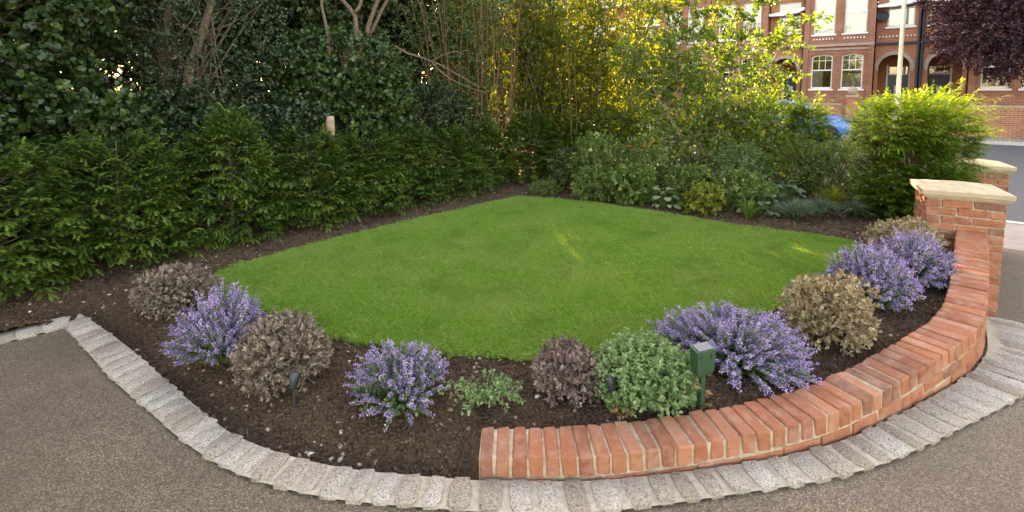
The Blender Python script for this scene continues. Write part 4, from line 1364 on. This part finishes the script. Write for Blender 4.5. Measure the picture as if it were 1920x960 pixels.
# ------------------------------------------------------------------ young multi-stem birch
def birch():
    r_ = np.random.default_rng(601)
    x0, y0 = 3.05, 8.0
    e = empty('birch_tree', (x0, y0, float(z_garden(x0))))
    tag(e, 'young multi-stemmed birch with loose sunlit yellow-green leaves', 'tree')
    C_, O_ = [], []
    tops = [(-.75, .1, 3.1), (-.25, .0, 3.6), (.35, .1, 3.7), (.95, .0, 3.2), (1.45, -.1, 2.6), (-1.2, .0, 2.2)]
    m = MB()
    for tp in tops:
        tp = np.array(tp)
        Q, rr = limb([(r_.normal() * .05, r_.normal() * .05, -.05), tp * np.array([.35, .5, .45]), tp], .026, .006, .015, r_, 12)
        m.tube(Q, rr, 6)
        for p in Q[3:]:
            for _ in range(8):
                d = unit(rvec(1, r_)[0] * np.array([1.3, .9, .5]) + np.array([0, 0, .12]))
                L = r_.uniform(.25, .75) * (1.15 - p[2] / 5)
                B_ = smooth_path([p, p + d * L * .6 + UP * .05, p + d * L - UP * .08], L / 5)[0]
                m.tube(B_, np.linspace(.006, .0018, len(B_)), 4, False)
                for q in B_[1:]:
                    C_.append(q); O_.append(d + r_.normal(size=3) * .5)
    obj('trunk', m.mesh('trunk', M['bark_pale']), e)
    lv = Leaves()
    lv.twigs(np.array(C_), np.array(O_), 5, .10, .060, .050, r_, up=.7)
    obj('crown', lv.mesh('crown', M['birch']), e)
birch()

# ------------------------------------------------------------------ big yew behind the pier and street-side shrubs
def big_yew():
    r_ = np.random.default_rng(611)
    e = empty('yew_bush', (4.86, 5.98, .22)); tag(e, 'large spreading golden yew with its sunlit top painted paler, overhanging the brick gate pier', 'shrub')
    lob = [(0, 0, .66, .46, .46, .70), (.10, .0, 1.16, .46, .4, .30), (-.26, 0, 1.14, .38, .4, .30), (.0, 0, .40, .50, .5, .42), (.40, .05, 1.02, .34, .3, .26), (-.28, -.30, .28, .34, .34, .30), (-.05, -.42, .34, .32, .3, .32), (.50, 0, .70, .22, .22, .10)]
    c, o = lobe_points(lob, 2700, r_, .60)
    o = unit(o * np.array([1, 1, .6]) + np.array([.12, -.02, .35]) + rvec(len(o), r_) * .28)
    lv = Leaves()
    tc = np.clip(.02 + .32 * r_.random(len(c)) + .45 * ss(.85, 1.4, c[:, 2]), 0, 1)  # sunlight painted into the tone: needles paler towards the top
    lv.fans(c, o, r_.uniform(.10, .21, len(c)), r_, tc, 7, .021, .0150, .12, 5)
    top = np.argsort(-(c[:, 2] + .8 * c[:, 0]))[:260]
    kk = r_.choice(top, 46)                               # long leading shoots that break the outline
    d = unit(np.array([.75, -.08, .30]) + r_.normal(size=(46, 3)) * .28)
    lv.fans(c[kk] + d * .08, d, r_.uniform(.24, .42, 46), r_, np.full(46, .8), 10, .018, .0072, .05, 8)
    lv.fans(np.array([[.45, -.1, .62], [.5, -.02, .55], [.5, .05, .66], [.4, -.15, .6]]), np.array([[1, -.15, .05], [1, 0, -.05], [1, .1, .1], [.9, -.3, .1]]), np.array([.62, .55, .5, .5]), r_, np.full(4, .3), 15, .018, .0072, .1, 8)
    obj('foliage', lv.mesh('foliage', M['yew_gold']), e)
    m = MB()
    for k in range(60):
        t = c[r_.integers(len(c))]
        m.tube(smooth_path([(r_.normal() * .05, r_.normal() * .05, -.1), t * np.array([.45, .45, .5]), t], .12)[0], .008, 4, False)
    obj('stem', m.mesh('stem', M['bark_red']), e)
big_yew()
gy = [yew_meshes(1.25, .36, 700, 620, True), yew_meshes(1.35, .36, 700, 621, True)]
for i, (x, y, s, lab) in enumerate([(4.58, 7.65, (1, 1, 1.12), 'dark upright yew bush with the blue car showing beside it'),
                                    (5.48, 7.55, (.85, .9, 1.0), 'bronze-tipped shrub between the blue car and the big yew')]):
    e = empty('upright_yew', (x, y, .28), i * 2.0, s); tag(e, lab, 'shrub', 'shrubs along the pavement edge')
    obj('foliage', gy[i][0], e); obj('stem', gy[i][1], e)
def shrub(name, label, loc, lobes, ncl, per, tl, L, Wd, mat, seed, group='plants in the far border', cat='shrub', flowers=None, kind='leaf', up=.5, shell=.5, stem='twig'):
    r_ = np.random.default_rng(seed)
    e = empty(name, loc, seed * .7)
    tag(e, label, cat, group)
    lv = Leaves()
    c, o = lobe_points(lobes, ncl, r_, shell)
    lv.twigs(c, unit(o + rvec(len(o), r_) * .5 + UP * .35), per, tl, L, Wd, r_, up=up, kind=kind)
    obj('foliage', lv.mesh('foliage', M[mat]), e)
    h = max(l[2] for l in lobes)
    obj('stems', stems_mesh(14, h * 1.2, max(l[3] for l in lobes) * .8, seed, M[stem], .005), e)
    if flowers:
        fm, cnt, fs, zlo = flowers
        cand = c[c[:, 2] > zlo]
        for k in range(cnt):
            p = cand[r_.integers(len(cand))] + np.array([0, 0, .06])
            p[1] -= abs(r_.normal()) * .03
            fl = Leaves()
            nn = 14
            d = unit(rvec(nn, r_) * np.array([1, 1, .5]) + UP * .45)
            fl.leaf(np.zeros((nn, 3)) + d * .006, d, UP + rvec(nn, r_) * .3, fs * r_.uniform(.7, 1.1, nn), fs * .8, r_.random(nn), .2, -.25, .6)
            obj('flower', fl.mesh('flower', M[fm]), e, tuple(p))
    return e
zg = lambda x: float(z_garden(x)) - .005
bxl = lambda w, h: [(0, 0, h * .5, w, w * .9, h * .5), (w * .4, 0, h * .55, w * .6, w * .6, h * .42), (-w * .4, .05, h * .5, w * .6, w * .6, h * .45), (0, .1, h * .68, w * .55, w * .5, h * .33)]
# street-side shrubs (sunlit); the last two painted sunlit with birch leaf colour
shrub('privet_bush', 'sunlit privet bush with yellow tips between birch and blue car', (4.1, 8.05, .25), bxl(.52, 1.5), 1500, 6, .11, .05, .03, 'birch', 701, 'shrubs along the pavement edge')
shrub('privet_bush', 'tall sunlit privet below the birch leaves', (3.5, 8.75, .25), bxl(.6, 1.55), 1600, 6, .11, .05, .03, 'birch', 702, 'shrubs along the pavement edge')
shrub('privet_bush', 'green privet behind the birch stems', (2.6, 9.15, .2), bxl(.6, 1.3), 850, 6, .11, .05, .03, 'birch', 703, 'shrubs along the pavement edge')
shrub('privet_bush', 'green bush painted sunlit left of the birch stems in front of the hazel', (1.85, 9.5, .2), bxl(.6, 1.2), 850, 6, .11, .055, .035, 'birch', 704, 'shrubs along the pavement edge')
# border, back rank
shrub('rose_bush', 'tall rose bush with a cream bloom at the border end', (1.373, 7.88, zg(1.373)), bxl(.45, .95), 620, 6, .09, .045, .03, 'border', 711, flowers=('petal_cream', 4, .055, .55))
shrub('rose_bush', 'rose bush dotted with orange blooms', (2.101, 7.739, zg(2.101)), bxl(.42, .85), 560, 6, .09, .045, .03, 'border', 712, flowers=('petal_orange', 7, .04, .55))
shrub('geum_clump', 'leafy clump with small orange and amber flowers under the birch', (2.736, 7.433, zg(2.736)), bxl(.38, .6), 480, 6, .08, .045, .032, 'privet', 713, flowers=('petal_orange', 6, .03, .4))
shrub('daisy_clump', 'green clump with yellow daisies in the middle border', (2.576, 7.06, zg(2.576)), bxl(.34, .48), 420, 6, .08, .05, .026, 'border', 714, flowers=('petal_yellow', 5, .028, .35))
shrub('leafy_shrub', 'fresh green shrub with slender leaves below the birch', (3.326, 7.276, zg(3.326)), bxl(.48, .72), 640, 7, .10, .065, .02, 'mint', 715)
shrub('leafy_shrub', 'feathery green shrub before the upright yew', (4.143, 7.289, zg(4.143)), bxl(.48, .85), 640, 7, .10, .05, .018, 'birch', 716)
shrub('leafy_shrub', 'mid green bush between the big yew and the hosta', (4.584, 6.902, zg(4.584)), bxl(.38, .75), 480, 6, .09, .045, .028, 'border', 717, flowers=('petal_orange', 3, .035, .45))
# border, front rank
shrub('peony_bush', 'rounded blue-green bush nearest the hedge end of the border', (0.962, 8.349, zg(0.962)), bxl(.32, .62), 420, 6, .08, .06, .028, 'privet', 721, flowers=('petal_cream', 1, .035, .4))
shrub('box_plant', 'very small low leafy plant at the lawn tip', (0.554, 8.011, zg(0.554)), bxl(.25, .2), 260, 6, .05, .032, .02, 'border', 722)
shrub('bushy_plant', 'dense dark green plant at the lawn edge under the cream rose', (1.27, 7.363, zg(1.27)), bxl(.34, .48), 480, 6, .07, .045, .03, 'border', 723)
shrub('bushy_plant', 'dark leafy clump before the orange roses', (1.756, 7.147, zg(1.756)), bxl(.32, .5), 420, 6, .08, .075, .055, 'border', 724)
shrub('bushy_plant', 'low green clump between the hosta and the strap-leaved tuft', (2.523, 6.436, zg(2.523)), bxl(.28, .32), 330, 6, .07, .045, .03, 'gold_leaf', 725)
shrub('bushy_plant', 'spreading dark green plant behind the strap-leaved tuft', (3.056, 6.528, zg(3.056)), bxl(.36, .46), 430, 6, .08, .05, .035, 'border', 726)

def hosta(x, y, sc, seed, label):
    e = empty('hosta', (x, y, zg(x)), seed, sc); tag(e, label, 'plant', 'hostas in the far border')
    r_ = np.random.default_rng(seed)
    # one broad ribbed leaf, 12 quads
    nu, nv = 5, 4
    Vv = []
    for i in range(nu):
        u = i / (nu - 1)
        w = .5 * math.sin(math.pi * min(1, u * .92 + .06)) ** .8
        for j in range(nv):
            q = (j / (nv - 1) - .5) * 2
            Vv.append((u, q * w, .10 * abs(q) * w - .35 * u * u + .12 * u))
    F = [(i * nv + j, i * nv + j + 1, (i + 1) * nv + j + 1, (i + 1) * nv + j) for i in range(nu - 1) for j in range(nv - 1)]
    me = mesh_np('leaf', Vv, F, M['hosta'], r_.uniform(.1, .9) * np.ones(len(Vv)), True)
    m = MB()
    for k in range(40):
        a = k * 2.4 + r_.normal() * .2; ring = (k % 3)
        rad = (.05, .13, .21)[ring] * r_.uniform(.8, 1.2); z = (.26, .19, .09)[ring] * r_.uniform(.85, 1.15)
        L = r_.uniform(.09, .15)
        obj('leaf', me, e, (math.cos(a) * rad, math.sin(a) * rad, z), (r_.normal() * .2, R((-15, 0, 15)[ring]) + r_.normal() * .15, a), (L, L * r_.uniform(.75, .95), L))
        m.tube([(0, 0, -.02), (math.cos(a) * rad * .5, math.sin(a) * rad * .5, z * .6), (math.cos(a) * rad, math.sin(a) * rad, z)], .004, 4, False)
    obj('stems', m.mesh('stems', M['stem_green']), e)
hosta(2.101, 6.786, .85, 31, 'hosta with broad pale leaves, at the lawn edge in the middle of the border')
hosta(3.651, 6.572, 1.1, 32, 'large hosta with grey-green leaves beside the blue-green grass')
hosta(3.164, 6.203, .95, 33, 'hosta between the strap-leaved tuft and the blue-green grass')

def grass_clump(name, label, x, y, n, h, spread, w, mat, seed, cat='grass clump', flow=None):
    r_ = np.random.default_rng(seed)
    e = empty(name, (x, y, zg(x)), 0); tag(e, label, cat, 'strap-leaved and grassy plants in the far border')
    a = r_.uniform(0, 6.283, n); tl = r_.random(n) ** .7
    out = np.c_[np.cos(a), np.sin(a), np.zeros(n)]
    hh = h * r_.uniform(.7, 1.1, n)
    p0 = out * .03 * r_.random((n, 1))
    p1 = p0 + out * (spread * .35 * tl)[:, None] + UP * (hh * .75)[:, None]
    p2 = p0 + out * (spread * tl)[:, None] + UP * (hh * (1 - .55 * tl))[:, None]
    side = unit(np.cross(out, UP))
    ts = np.array([0, .35, .7, 1]); ws = np.array([.7, 1, .7, .05]) * w / 2
    Vv = []
    for t, ww in zip(ts, ws):
        c_ = (1 - t) ** 2 * p0 + 2 * (1 - t) * t * p1 + t * t * p2
        Vv += [c_ - side * ww, c_ + side * ww]
    Vv = np.stack(Vv, 1).reshape(-1, 3)
    i = np.arange(n)[:, None] * 8
    F = np.concatenate([i + np.array(q) for q in ([0, 1, 3], [0, 3, 2], [2, 3, 5], [2, 5, 4], [4, 5, 7], [4, 7, 6])])
    obj('blades', mesh_np('blades', Vv, F, M[mat], np.repeat(r_.random(n), 8)), e)
grass_clump('daylily', 'upright strap-leaved tuft at the lawn edge', 2.896, 5.979, 70, .34, .28, .016, 'blade', 41)
grass_clump('daylily', 'arching strap-leaved tuft beside the pale hosta', 1.819, 6.867, 60, .30, .26, .016, 'blade', 42)
grass_clump('daylily', 'thin strap-leaved tuft between two hostas', 2.364, 6.559, 50, .30, .22, .012, 'blade', 43)
grass_clump('blue_fescue', 'fine blue-green mop of grass at the lawn edge near the big yew', 3.413, 5.847, 420, .30, .36, .006, 'bluegrass', 44)
grass_clump('blue_fescue', 'second fine blue-green grass, touching the dark sedge', 3.782, 5.975, 420, .28, .34, .006, 'bluegrass', 45)
grass_clump('golden_sedge', 'bright yellow-green sedge tuft in front of the big yew', 4.141, 6.291, 160, .36, .32, .012, 'gold_leaf', 46)
grass_clump('dark_sedge', 'dark arching sedge under the golden sedge', 4.143, 5.894, 150, .24, .34, .014, 'bluegrass', 47)

# ------------------------------------------------------------------ terrace across the street
FO = np.array([15.50, 25.01]); FA = math.atan2(-.625, .78)
def grid_wall(m, x0, x1, z0, z1, ops, y0, y1):
    """wall slab with rectangular openings, made of boxes"""
    xs_ = sorted({x0, x1, *[v for o in ops for v in o[:2]]}); zs_ = sorted({z0, z1, *[v for o in ops for v in o[2:4]]})
    for a, b in zip(xs_, xs_[1:]):
        run = None
        for c_, d_ in zip(zs_, zs_[1:]):
            hole = any(o[0] <= (a + b) / 2 <= o[1] and o[2] <= (c_ + d_) / 2 <= o[3] for o in ops)
            if hole:
                if run: m.box(a, b, y0, y1, *run); run = None
            else:
                run = (run[0], d_) if run else (c_, d_)
        if run: m.box(a, b, y0, y1, *run)
def arch_fill(m, x0, x1, zs, zt, ztop, y0, y1, n=12):
    """masonry above an arched opening"""
    pts = [(x0, ztop), (x0, zs)] + [(x0 + (x1 - x0) * (.5 - .5 * math.cos(math.pi * k / n)), zs + (zt - zs) * math.sin(math.pi * k / n)) for k in range(1, n)] + [(x1, zs), (x1, ztop)]
    for k in range(1, len(pts) - 2):
        (xa, za), (xb, zb) = pts[k], pts[k + 1]
        if xb - xa < 1e-4: continue
        m.prism([(xa, za), (xb, zb), (xb, ztop), (xa, ztop)], y0, y1)
def sash(parent, x0, x1, z0, z1, y, bars, blind, up_frac=.46, arched=False):
    """sliding sash window: frame with meeting rail and glazing bars, two panes, blind"""
    m = MB(); f = .055
    m.box(x0, x0 + f, y, y + .09, z0, z1); m.box(x1 - f, x1, y, y + .09, z0, z1)
    m.box(x0 + f, x1 - f, y, y + .09, z0, z0 + .09); m.box(x0 + f, x1 - f, y, y + .09, z1 - f, z1)
    zm = z1 - (z1 - z0) * up_frac
    m.box(x0 + f, x1 - f, y + .01, y + .08, zm - .03, zm + .03)
    if arched: arch_fill(m, x0 + f, x1 - f, z1 - f - .14, z1 - f - .02, z1 - f + .001, y + .002, y + .088, 8)
    for k in range(1, bars + 1):
        xx = x0 + f + (x1 - x0 - 2 * f) * k / (bars + 1)
        m.box(xx - .012, xx + .012, y + .03, y + .06, zm + .03, z1 - f)
    if bars > 1: m.box(x0 + f, x1 - f, y + .032, y + .058, z1 - (z1 - zm) * .40 - .012, z1 - (z1 - zm) * .40 + .012)
    w = m.build('window', M['white'], parent)
    g_ = MB(); g_.box(x0 + f, x1 - f, y + .043, y + .047, zm + .03, z1 - f); g_.build('pane', M['glass'], w)
    g_ = MB(); g_.box(x0 + f, x1 - f, y + .053, y + .057, z0 + .09, zm - .03); g_.build('pane', M['glass'], w)
    s = MB(); s.box(x0 - .08, x1 + .08, y - .14, y + .02, z0 - .08, z0 - .002); s.build('sill', M['white'], w)
    if blind:
        b = MB()
        if blind == 'half': b.box(x0 + f, x0 + (x1 - x0) * .55, y + .12, y + .13, z0 + .09, zm)
        elif blind == 'full': b.box(x0 + f, x1 - f, y + .12, y + .13, z0 + (z1 - z0) * .45, z1 - f)
        if blind in ('slats', 'full'):
            zz = z0 + .12
            while zz < z0 + (z1 - z0) * .45 - .05:
                b.add([(x0 + f, y + .11, zz), (x1 - f, y + .11, zz), (x1 - f, y + .14, zz + .045), (x0 + f, y + .14, zz + .045)], [(0, 1, 2, 3)]); zz += .065
        b.build('blind', M['blind'], w)
    return w

def house(xoff, mirror, label, seed, blinds, dish=False):
    p = FO + np.array([math.cos(FA), math.sin(FA)]) * (xoff + (4.6 if mirror else 0))
    e = empty('terrace_house', (p[0], p[1], .03), FA, (-1 if mirror else 1, 1, 1))
    tag(e, label, 'house', 'brick terrace across the street')
    W_, D_, EV = 4.6, 8.5, 7.0
    # bay front (x 0..2.92) stands proud of the porch wall; y grows into the house
    bx0, bx1 = .02, 2.90
    wins = [(.38, 1.29, 1.82, 3.54), (1.65, 2.53, 1.82, 3.54), (.40, 1.30, 4.52, 6.45), (1.68, 2.58, 4.52, 6.45)]
    m = MB(); grid_wall(m, bx0, bx1, 0, EV, wins, 0, .30)
    m.box(bx0, bx0 + .25, .302, 1.2, 0, EV); m.box(bx1 - .25, bx1, .302, 1.2, 0, EV)
    for w in wins[:2]: arch_fill(m, w[0] + .001, w[1] - .001, w[3] - .16, w[3] - .02, w[3] + .001, .02, .10, 10)
    m.build('bay_wall', M['brickwork'], e)
    # piers of darker brick flanking the bay
    for x in (bx0 - .02, bx1 - .20):
        q = MB(); q.box(x, x + .22, -.06, -.002, 0, EV); q.build('pilaster', M['brickwork'], e)
    q = MB(); q.box(bx0 - .03, bx1 + .03, -.09, -.003, 3.90, 4.02); q.box(bx0 + .2, bx1 - .2, -.05, -.003, 3.72, 3.80); q.build('cornice', M['stonetrim'], e)
    q = MB()
    for wx0, wx1 in ((.42, 1.25), (1.70, 2.55)):
        k = wx0
        while k < wx1: q.box(k, k + .055, -.05, -.004, 4.24, 4.31); k += .13
    q.build('dentil_course', M['white'], e)
    for w, b in zip(wins, blinds): sash(e, *w[:2], *w[2:], .10, 2 if w[2] < 3 else 0, b, .50 if w[2] > 3 else .46, w[2] < 3)
    q = MB(); q.box(.3, 2.65, .6, .64, 1.5, 3.8); q.box(.3, 2.65, .6, .64, 4.2, 6.7); q.build('unlit_room_sheet', M['dark_room'], e)  # near-black sheets painted as the unlit rooms behind the panes
    # porch wall with arch and recessed entrance; balcony window above
    px0, px1 = 2.95, 4.58
    ax0, ax1 = 3.10, 4.30
    m = MB(); grid_wall(m, px0, px1, 0, EV, [(ax0, ax1, 0.001, 3.55), (3.35, 4.35, 4.72, 6.3)], .45, .70)
    arch_fill(m, ax0, ax1, 2.80, 3.42, 3.551, .452, .698, 16)
    m.build('porch_wall', M['brickwork_orange'], e)
    q = MB()
    for k in range(14):
        a0, a1 = math.pi * k / 14, math.pi * (k + 1) / 14
        f_ = lambda a, d: ((ax0 + ax1) / 2 - (.60 + d) * math.cos(a), 2.80 + (.62 + d) * math.sin(a))
        q.prism([f_(a0, 0), f_(a1, 0), f_(a1, .16), f_(a0, .16)], .41, .449)
    q.build('arch_ring', M['stonetrim'], e)
    q = MB()
    for xx in (ax0 - .10, ax1 + .02): q.box(xx, xx + .10, .40, .449, 2.66, 2.79)
    q.build('impost', M['stonetrim'], e)
    q = MB(); q.box(px0 - .02, px1 + .02, .34, .449, 3.90, 4.0); q.build('string_course', M['pipe'], e)
    q = MB(); k = 3.05
    while k < 4.5: q.box(k, k + .055, .40, .449, 4.24, 4.31); k += .13
    q.build('dentil_course', M['white'], e)
    q = MB(); q.box(px0, px1, 1.9, 1.95, .4, 3.9); q.box(px0, px0 + .06, .71, 1.9, .4, 3.9); q.box(px1 - .06, px1, .71, 1.9, .4, 3.9); q.build('porch_lining', M['render'], e)
    q = MB(); q.box(px0 + .1, px1 - .1, .2, 1.9, .02, .45); q.build('porch_step', M['stonetrim'], e)
    d = MB(); d.box(3.45, 4.25, 1.85, 1.90, .46, 2.5); d = d.build('door', M['door'], e)
    q = MB(); q.box(3.5, 4.2, 1.845, 1.849, 2.56, 2.9); q.build('fanlight', M['glass'], d)
    q = MB(); q.box(3.38, 3.449, 1.82, 1.90, .46, 3.0); q.box(4.251, 4.32, 1.82, 1.90, .46, 3.0); q.box(3.449, 4.251, 1.82, 1.90, 2.5, 2.56); q.build('door_frame', M['white'], d)
    q = MB(); q.box(3.72, 3.92, 1.83, 1.848, 1.72, 1.98); q.build('notice', M['white'], d)
    sash(e, 3.35, 4.35, 4.72, 6.3, .52, 1, None)
    q = MB(); q.box(3.3, 4.4, 1.3, 1.34, 4.5, 6.5); q.build('unlit_room_sheet', M['dark_room'], e)  # another near-black sheet, painted shade behind the balcony window
    # white hood over the balcony window
    q = MB(); q.prism([(2.95, 5.62), (2.95, 5.72), (4.58, 5.95), (4.58, 5.82), (4.3, 5.70), (3.6, 5.60)], -.02, .43); q.build('hood', M['white'], e)
    q = MB(); q.tube([(4.54, .36, .1), (4.54, .36, EV)], .05, 8); q.build('drainpipe', M['pipe'], e)
    if dish:
        q = MB(); q.lathe([(.02, 0), (.15, .03), (.26, .09), (.25, .10), (.14, .045), (.02, .015)], 18); s_ = q.build('satellite_dish', M['pipe'], e, True, (3.12, .30, 5.22), (R(75), 0, R(25)))
        q = MB(); q.tube([(0, 0, -.18), (0, 0, .02)], .02, 6); q.build('bracket', M['pipe'], s_)
    # shell and roof
    q = MB(); q.box(.0, .25, 1.21, D_, 0, EV); q.box(W_ - .25, W_ - .002, .71, D_, 0, EV); q.box(.25, W_ - .25, D_ - .25, D_, 0, EV); q.box(.25, W_ - .25, 1.98, D_ - .26, 3.92, 4.08); q.build('party_wall', M['brickwork'], e)
    q = MB(); q.prism([(-.0, EV + .01), (W_ - .003, EV + .01), (W_ - .003, EV + .12), (0, EV + .12)], -.35, .6); q.build('eaves', M['white'], e)
    Vv = [(0, -.4, EV + .12), (W_ - .003, -.4, EV + .12), (W_ - .003, D_ / 2, EV + 3.7), (0, D_ / 2, EV + 3.7), (0, D_ + .3, EV + .12), (W_ - .003, D_ + .3, EV + .12)]
    q = MB(); q.add(Vv, [(0, 1, 2, 3), (3, 2, 5, 4), (0, 3, 4), (1, 5, 2), (0, 4, 5, 1)]); rf = q.build('roof', M['slate'], e)
    q = MB(); q.box(-.0, .9, D_ / 2 - .4, D_ / 2 + .4, EV + 3.0, EV + 4.9); q.build('chimney', M['brickwork'], rf)
    return e
house(-.84, False, 'brick terrace house with two tall bay windows facing the birch and the lamp post', 1, ['half', 'slats', 'full', 'full'], True)
house(3.78, True, 'brick terrace house half covered by the copper beech', 2, ['half', None, 'full', 'full'])
house(-5.46, False, 'brick terrace house seen through the birch leaves, white hood over its balcony', 3, ['slats', 'half', 'full', 'full'])
house(-10.1, True, 'brick terrace house behind the golden hazel', 4, ['half', 'half', 'full', 'full'])
house(-14.75, False, 'brick terrace house hidden behind the upright shrubs and street tree', 5, ['half', 'half', 'full', 'full'])
house(-19.4, True, 'brick terrace house across the street behind the privet stems', 6, ['half', 'half', 'full', 'full'])
house(-24.05, False, 'brick terrace house glimpsed between the upright shrub stems', 7, ['half', 'half', 'full', 'full'])
house(-28.7, True, 'brick terrace house at the far end of the street row', 8, ['half', 'half', 'full', 'full'])

def front_wall(q0_, q1_, label):
    a = street(25.6, q0_); b = street(25.6, q1_)
    wall_run('front_garden_wall', a, b, .0, 1.15, .22, label)
front_wall(-9, 1.55, 'brick front garden wall below the copper beech')
front_wall(2.3, 8.2, 'brick front garden wall behind the blue car')
def ball_pier(q, label):
    x, y = street(25.6, q)
    e = empty('ball_pier', (x, y, .03), FA); tag(e, label, 'gate pier', 'front garden piers of the terrace')
    m = MB(); m.box(-.17, .17, -.17, .17, 0, 1.45); m.build('shaft', M['brickwork_orange'], e)
    m = MB(); m.box(-.22, .22, -.22, .22, 1.452, 1.55); m.build('cap', M['stonetrim'], e)
    m = MB(); m.lathe([(.05, 1.55), (.10, 1.58), (.16, 1.66), (.18, 1.74), (.15, 1.83), (.08, 1.89), (.01, 1.91)], 14); m.build('ball', M['stonetrim'], e, True)
ball_pier(1.93, 'brick front pier with a stone ball, above the blue car')

# lamp post
lx, ly = street(24.3, .38)
e = empty('lamp_post', (lx, ly, .03)); tag(e, 'tall cream painted lamp post in front of the terrace porches', 'lamp post')
m = MB(); m.lathe([(.13, 0), (.13, 1.1), (.085, 1.2), (.075, 3.2), (.06, 6.5)], 14); m.build('column', M['lamp'], e, True)
m = MB(); m.tube([(0, 0, 6.45), (-.2, -.26, 6.75), (-.6, -.75, 6.8)], .035, 8); m.build('arm', M['lamp'], e, True)
m = MB(); m.box(-.1, .1, -.3, .3, -.06, .06); m.build('lantern', M['pipe'], e, False, (-.75, -.95, 6.78), (0, 0, R(-38)))

# ------------------------------------------------------------------ blue car
def car():
    x, y = street(22.0, 3.5)
    e = empty('parked_car', (x, y, -.10), math.atan2(DS[1], DS[0])); tag(e, 'bright blue hatchback parked across the street, glimpsed between shrubs', 'car')
    # side profile stations along x: lower edge, shoulder, half width
    st = [(-1.95, .42, .62, .62), (-1.88, .30, .78, .76), (-1.3, .22, .90, .84), (0, .20, .93, .86), (1.2, .22, .96, .85), (1.75, .28, .98, .80), (1.92, .40, .92, .70)]
    Vv = []
    for xx, zl_, zh, hw in st:
        Vv += [(xx, -hw * .9, zl_), (xx, -hw, zl_ + .15), (xx, -hw, zh - .18), (xx, -hw * .93, zh), (xx, hw * .93, zh), (xx, hw, zh - .18), (xx, hw, zl_ + .15), (xx, hw * .9, zl_)]
    F = [(8 * j + i, 8 * j + (i + 1) % 8, 8 * j + 8 + (i + 1) % 8, 8 * j + 8 + i) for j in range(len(st) - 1) for i in range(8)] + [tuple(range(8)), tuple(range(8 * len(st) - 1, 8 * len(st) - 9, -1))]
    m = MB(); m.add(Vv, F); m.build('body', M['car'], e, True)
    cab = [(-.95, .90, .78, .01), (-.25, 1.36, .64, 0), (.45, 1.48, .62, 0), (1.25, 1.42, .60, 0), (1.72, .97, .74, 0)]
    def cabin(i0, sc, dz):
        V2 = []
        for xx, z, hw, _ in cab: V2 += [(xx, -hw * sc, z + dz), (xx, hw * sc, z + dz)]
        return V2
    roof = MB(); rv = cabin(0, 1, 0); roof.add([(q[0], q[1], q[2]) for q in rv[2:8]] + [(q[0], q[1] * .98, q[2] - .05) for q in rv[2:8]], [(0, 1, 3, 2), (2, 3, 5, 4), (0, 2, 8, 6), (2, 4, 10, 8), (1, 7, 9, 3), (3, 9, 11, 5), (0, 6, 7, 1), (4, 5, 11, 10)])
    rf = roof.build('roof', M['car'], e)
    for (a, b) in ((0, 1), (3, 4)):
        w = MB(); A, B_ = cab[a], cab[b]
        w.add([(A[0], -A[2], A[1]), (A[0], A[2], A[1]), (B_[0], B_[2], B_[1] - .01), (B_[0], -B_[2], B_[1] - .01)], [(0, 1, 2, 3)])
        w.build('windscreen' if a == 0 else 'rear_window', M['dark_lens'], e)
    for s_ in (-1, 1):
        for (x0_, x1_, x2_, x3_) in ((-.85, .38, .38, -.22), (.46, 1.62, 1.20, .46)):
            w = MB()
            w.add([(x0_, s_ * .80, .94), (x1_, s_ * .80, .95), (x2_, s_ * .635, 1.41), (x3_, s_ * .645, 1.34)], [(0, 1, 2, 3)])
            w.build('side_window', M['dark_lens'], e)
        pl = MB(); pl.tube([(-.98, s_ * .79, .92), (-.25, s_ * .65, 1.37), (.45, s_ * .63, 1.46), (1.25, s_ * .62, 1.41), (1.72, s_ * .75, .98)], .035, 6); pl.tube([(.42, s_ * .82, .92), (.42, s_ * .64, 1.45)], .03, 6); pl.build('pillar', M['car'], e)
        for wx in (-1.25, 1.25):
            t_ = MB(); t_.lathe([(.20, -.09), (.31, -.09), (.32, 0), (.31, .09), (.20, .09)], 20)
            ty = t_.build('wheel', M['tyre'], e, True, (wx, s_ * .78, .31), (R(90), 0, 0))
            t_ = MB(); t_.lathe([(.05, -.085), (.20, -.08), (.20, .08), (.05, .095)], 14); t_.build('rim', M['alloy'], ty, False)
        l_ = MB(); l_.box(-1.93, -1.80, s_ * .62 - .12, s_ * .62 + .12, .58, .72); l_.build('headlight', M['clear_lens'], e)
        l_ = MB(); l_.box(1.78, 1.90, s_ * .66 - .10, s_ * .66 + .10, .72, .92); l_.build('tail_light', M['red_lens'], e)
        mr = MB(); mr.box(-.72, -.60, s_ * .90 - .09, s_ * .90 + .09, .94, 1.07); mr.build('mirror', M['car'], e)
        hd = MB(); hd.box(.20, .36, s_ * .865 - .012, s_ * .865 + .012, .80, .83); hd.build('door_handle', M['pipe'], e)
car()

# ------------------------------------------------------------------ copper beech over the street
tree('copper_beech', 'dark purple copper beech hanging over the terrace fronts', 'tree', (19.75, 17.15, .05),
     [(-2.7, .4, 4.0, 2.1, 1.6, 1.7), (-1.0, .3, 4.2, 1.6, 1.5, 1.4), (-1.6, .2, 6.2, 2.6, 2.0, 1.6), (.8, 0, 5.6, 2.4, 2.2, 2.0), (-3.4, .8, 5.4, 1.5, 1.3, 1.2), (-2.2, .2, 2.9, 1.3, 1.0, .8), (-3.6, .5, 3.9, 1.2, 1.0, 1.0)], 8000, 7, .28, .10, .065, M['beech'], 801, 'leaf',
     [([(.9, 0, -.1), (.8, .0, 2.0), (0, .1, 4.8)], .22, .10), ([(.8, 0, 1.8), (-.6, .2, 3.4), (-2.2, .4, 4.6)], .12, .05)], shell=.7)
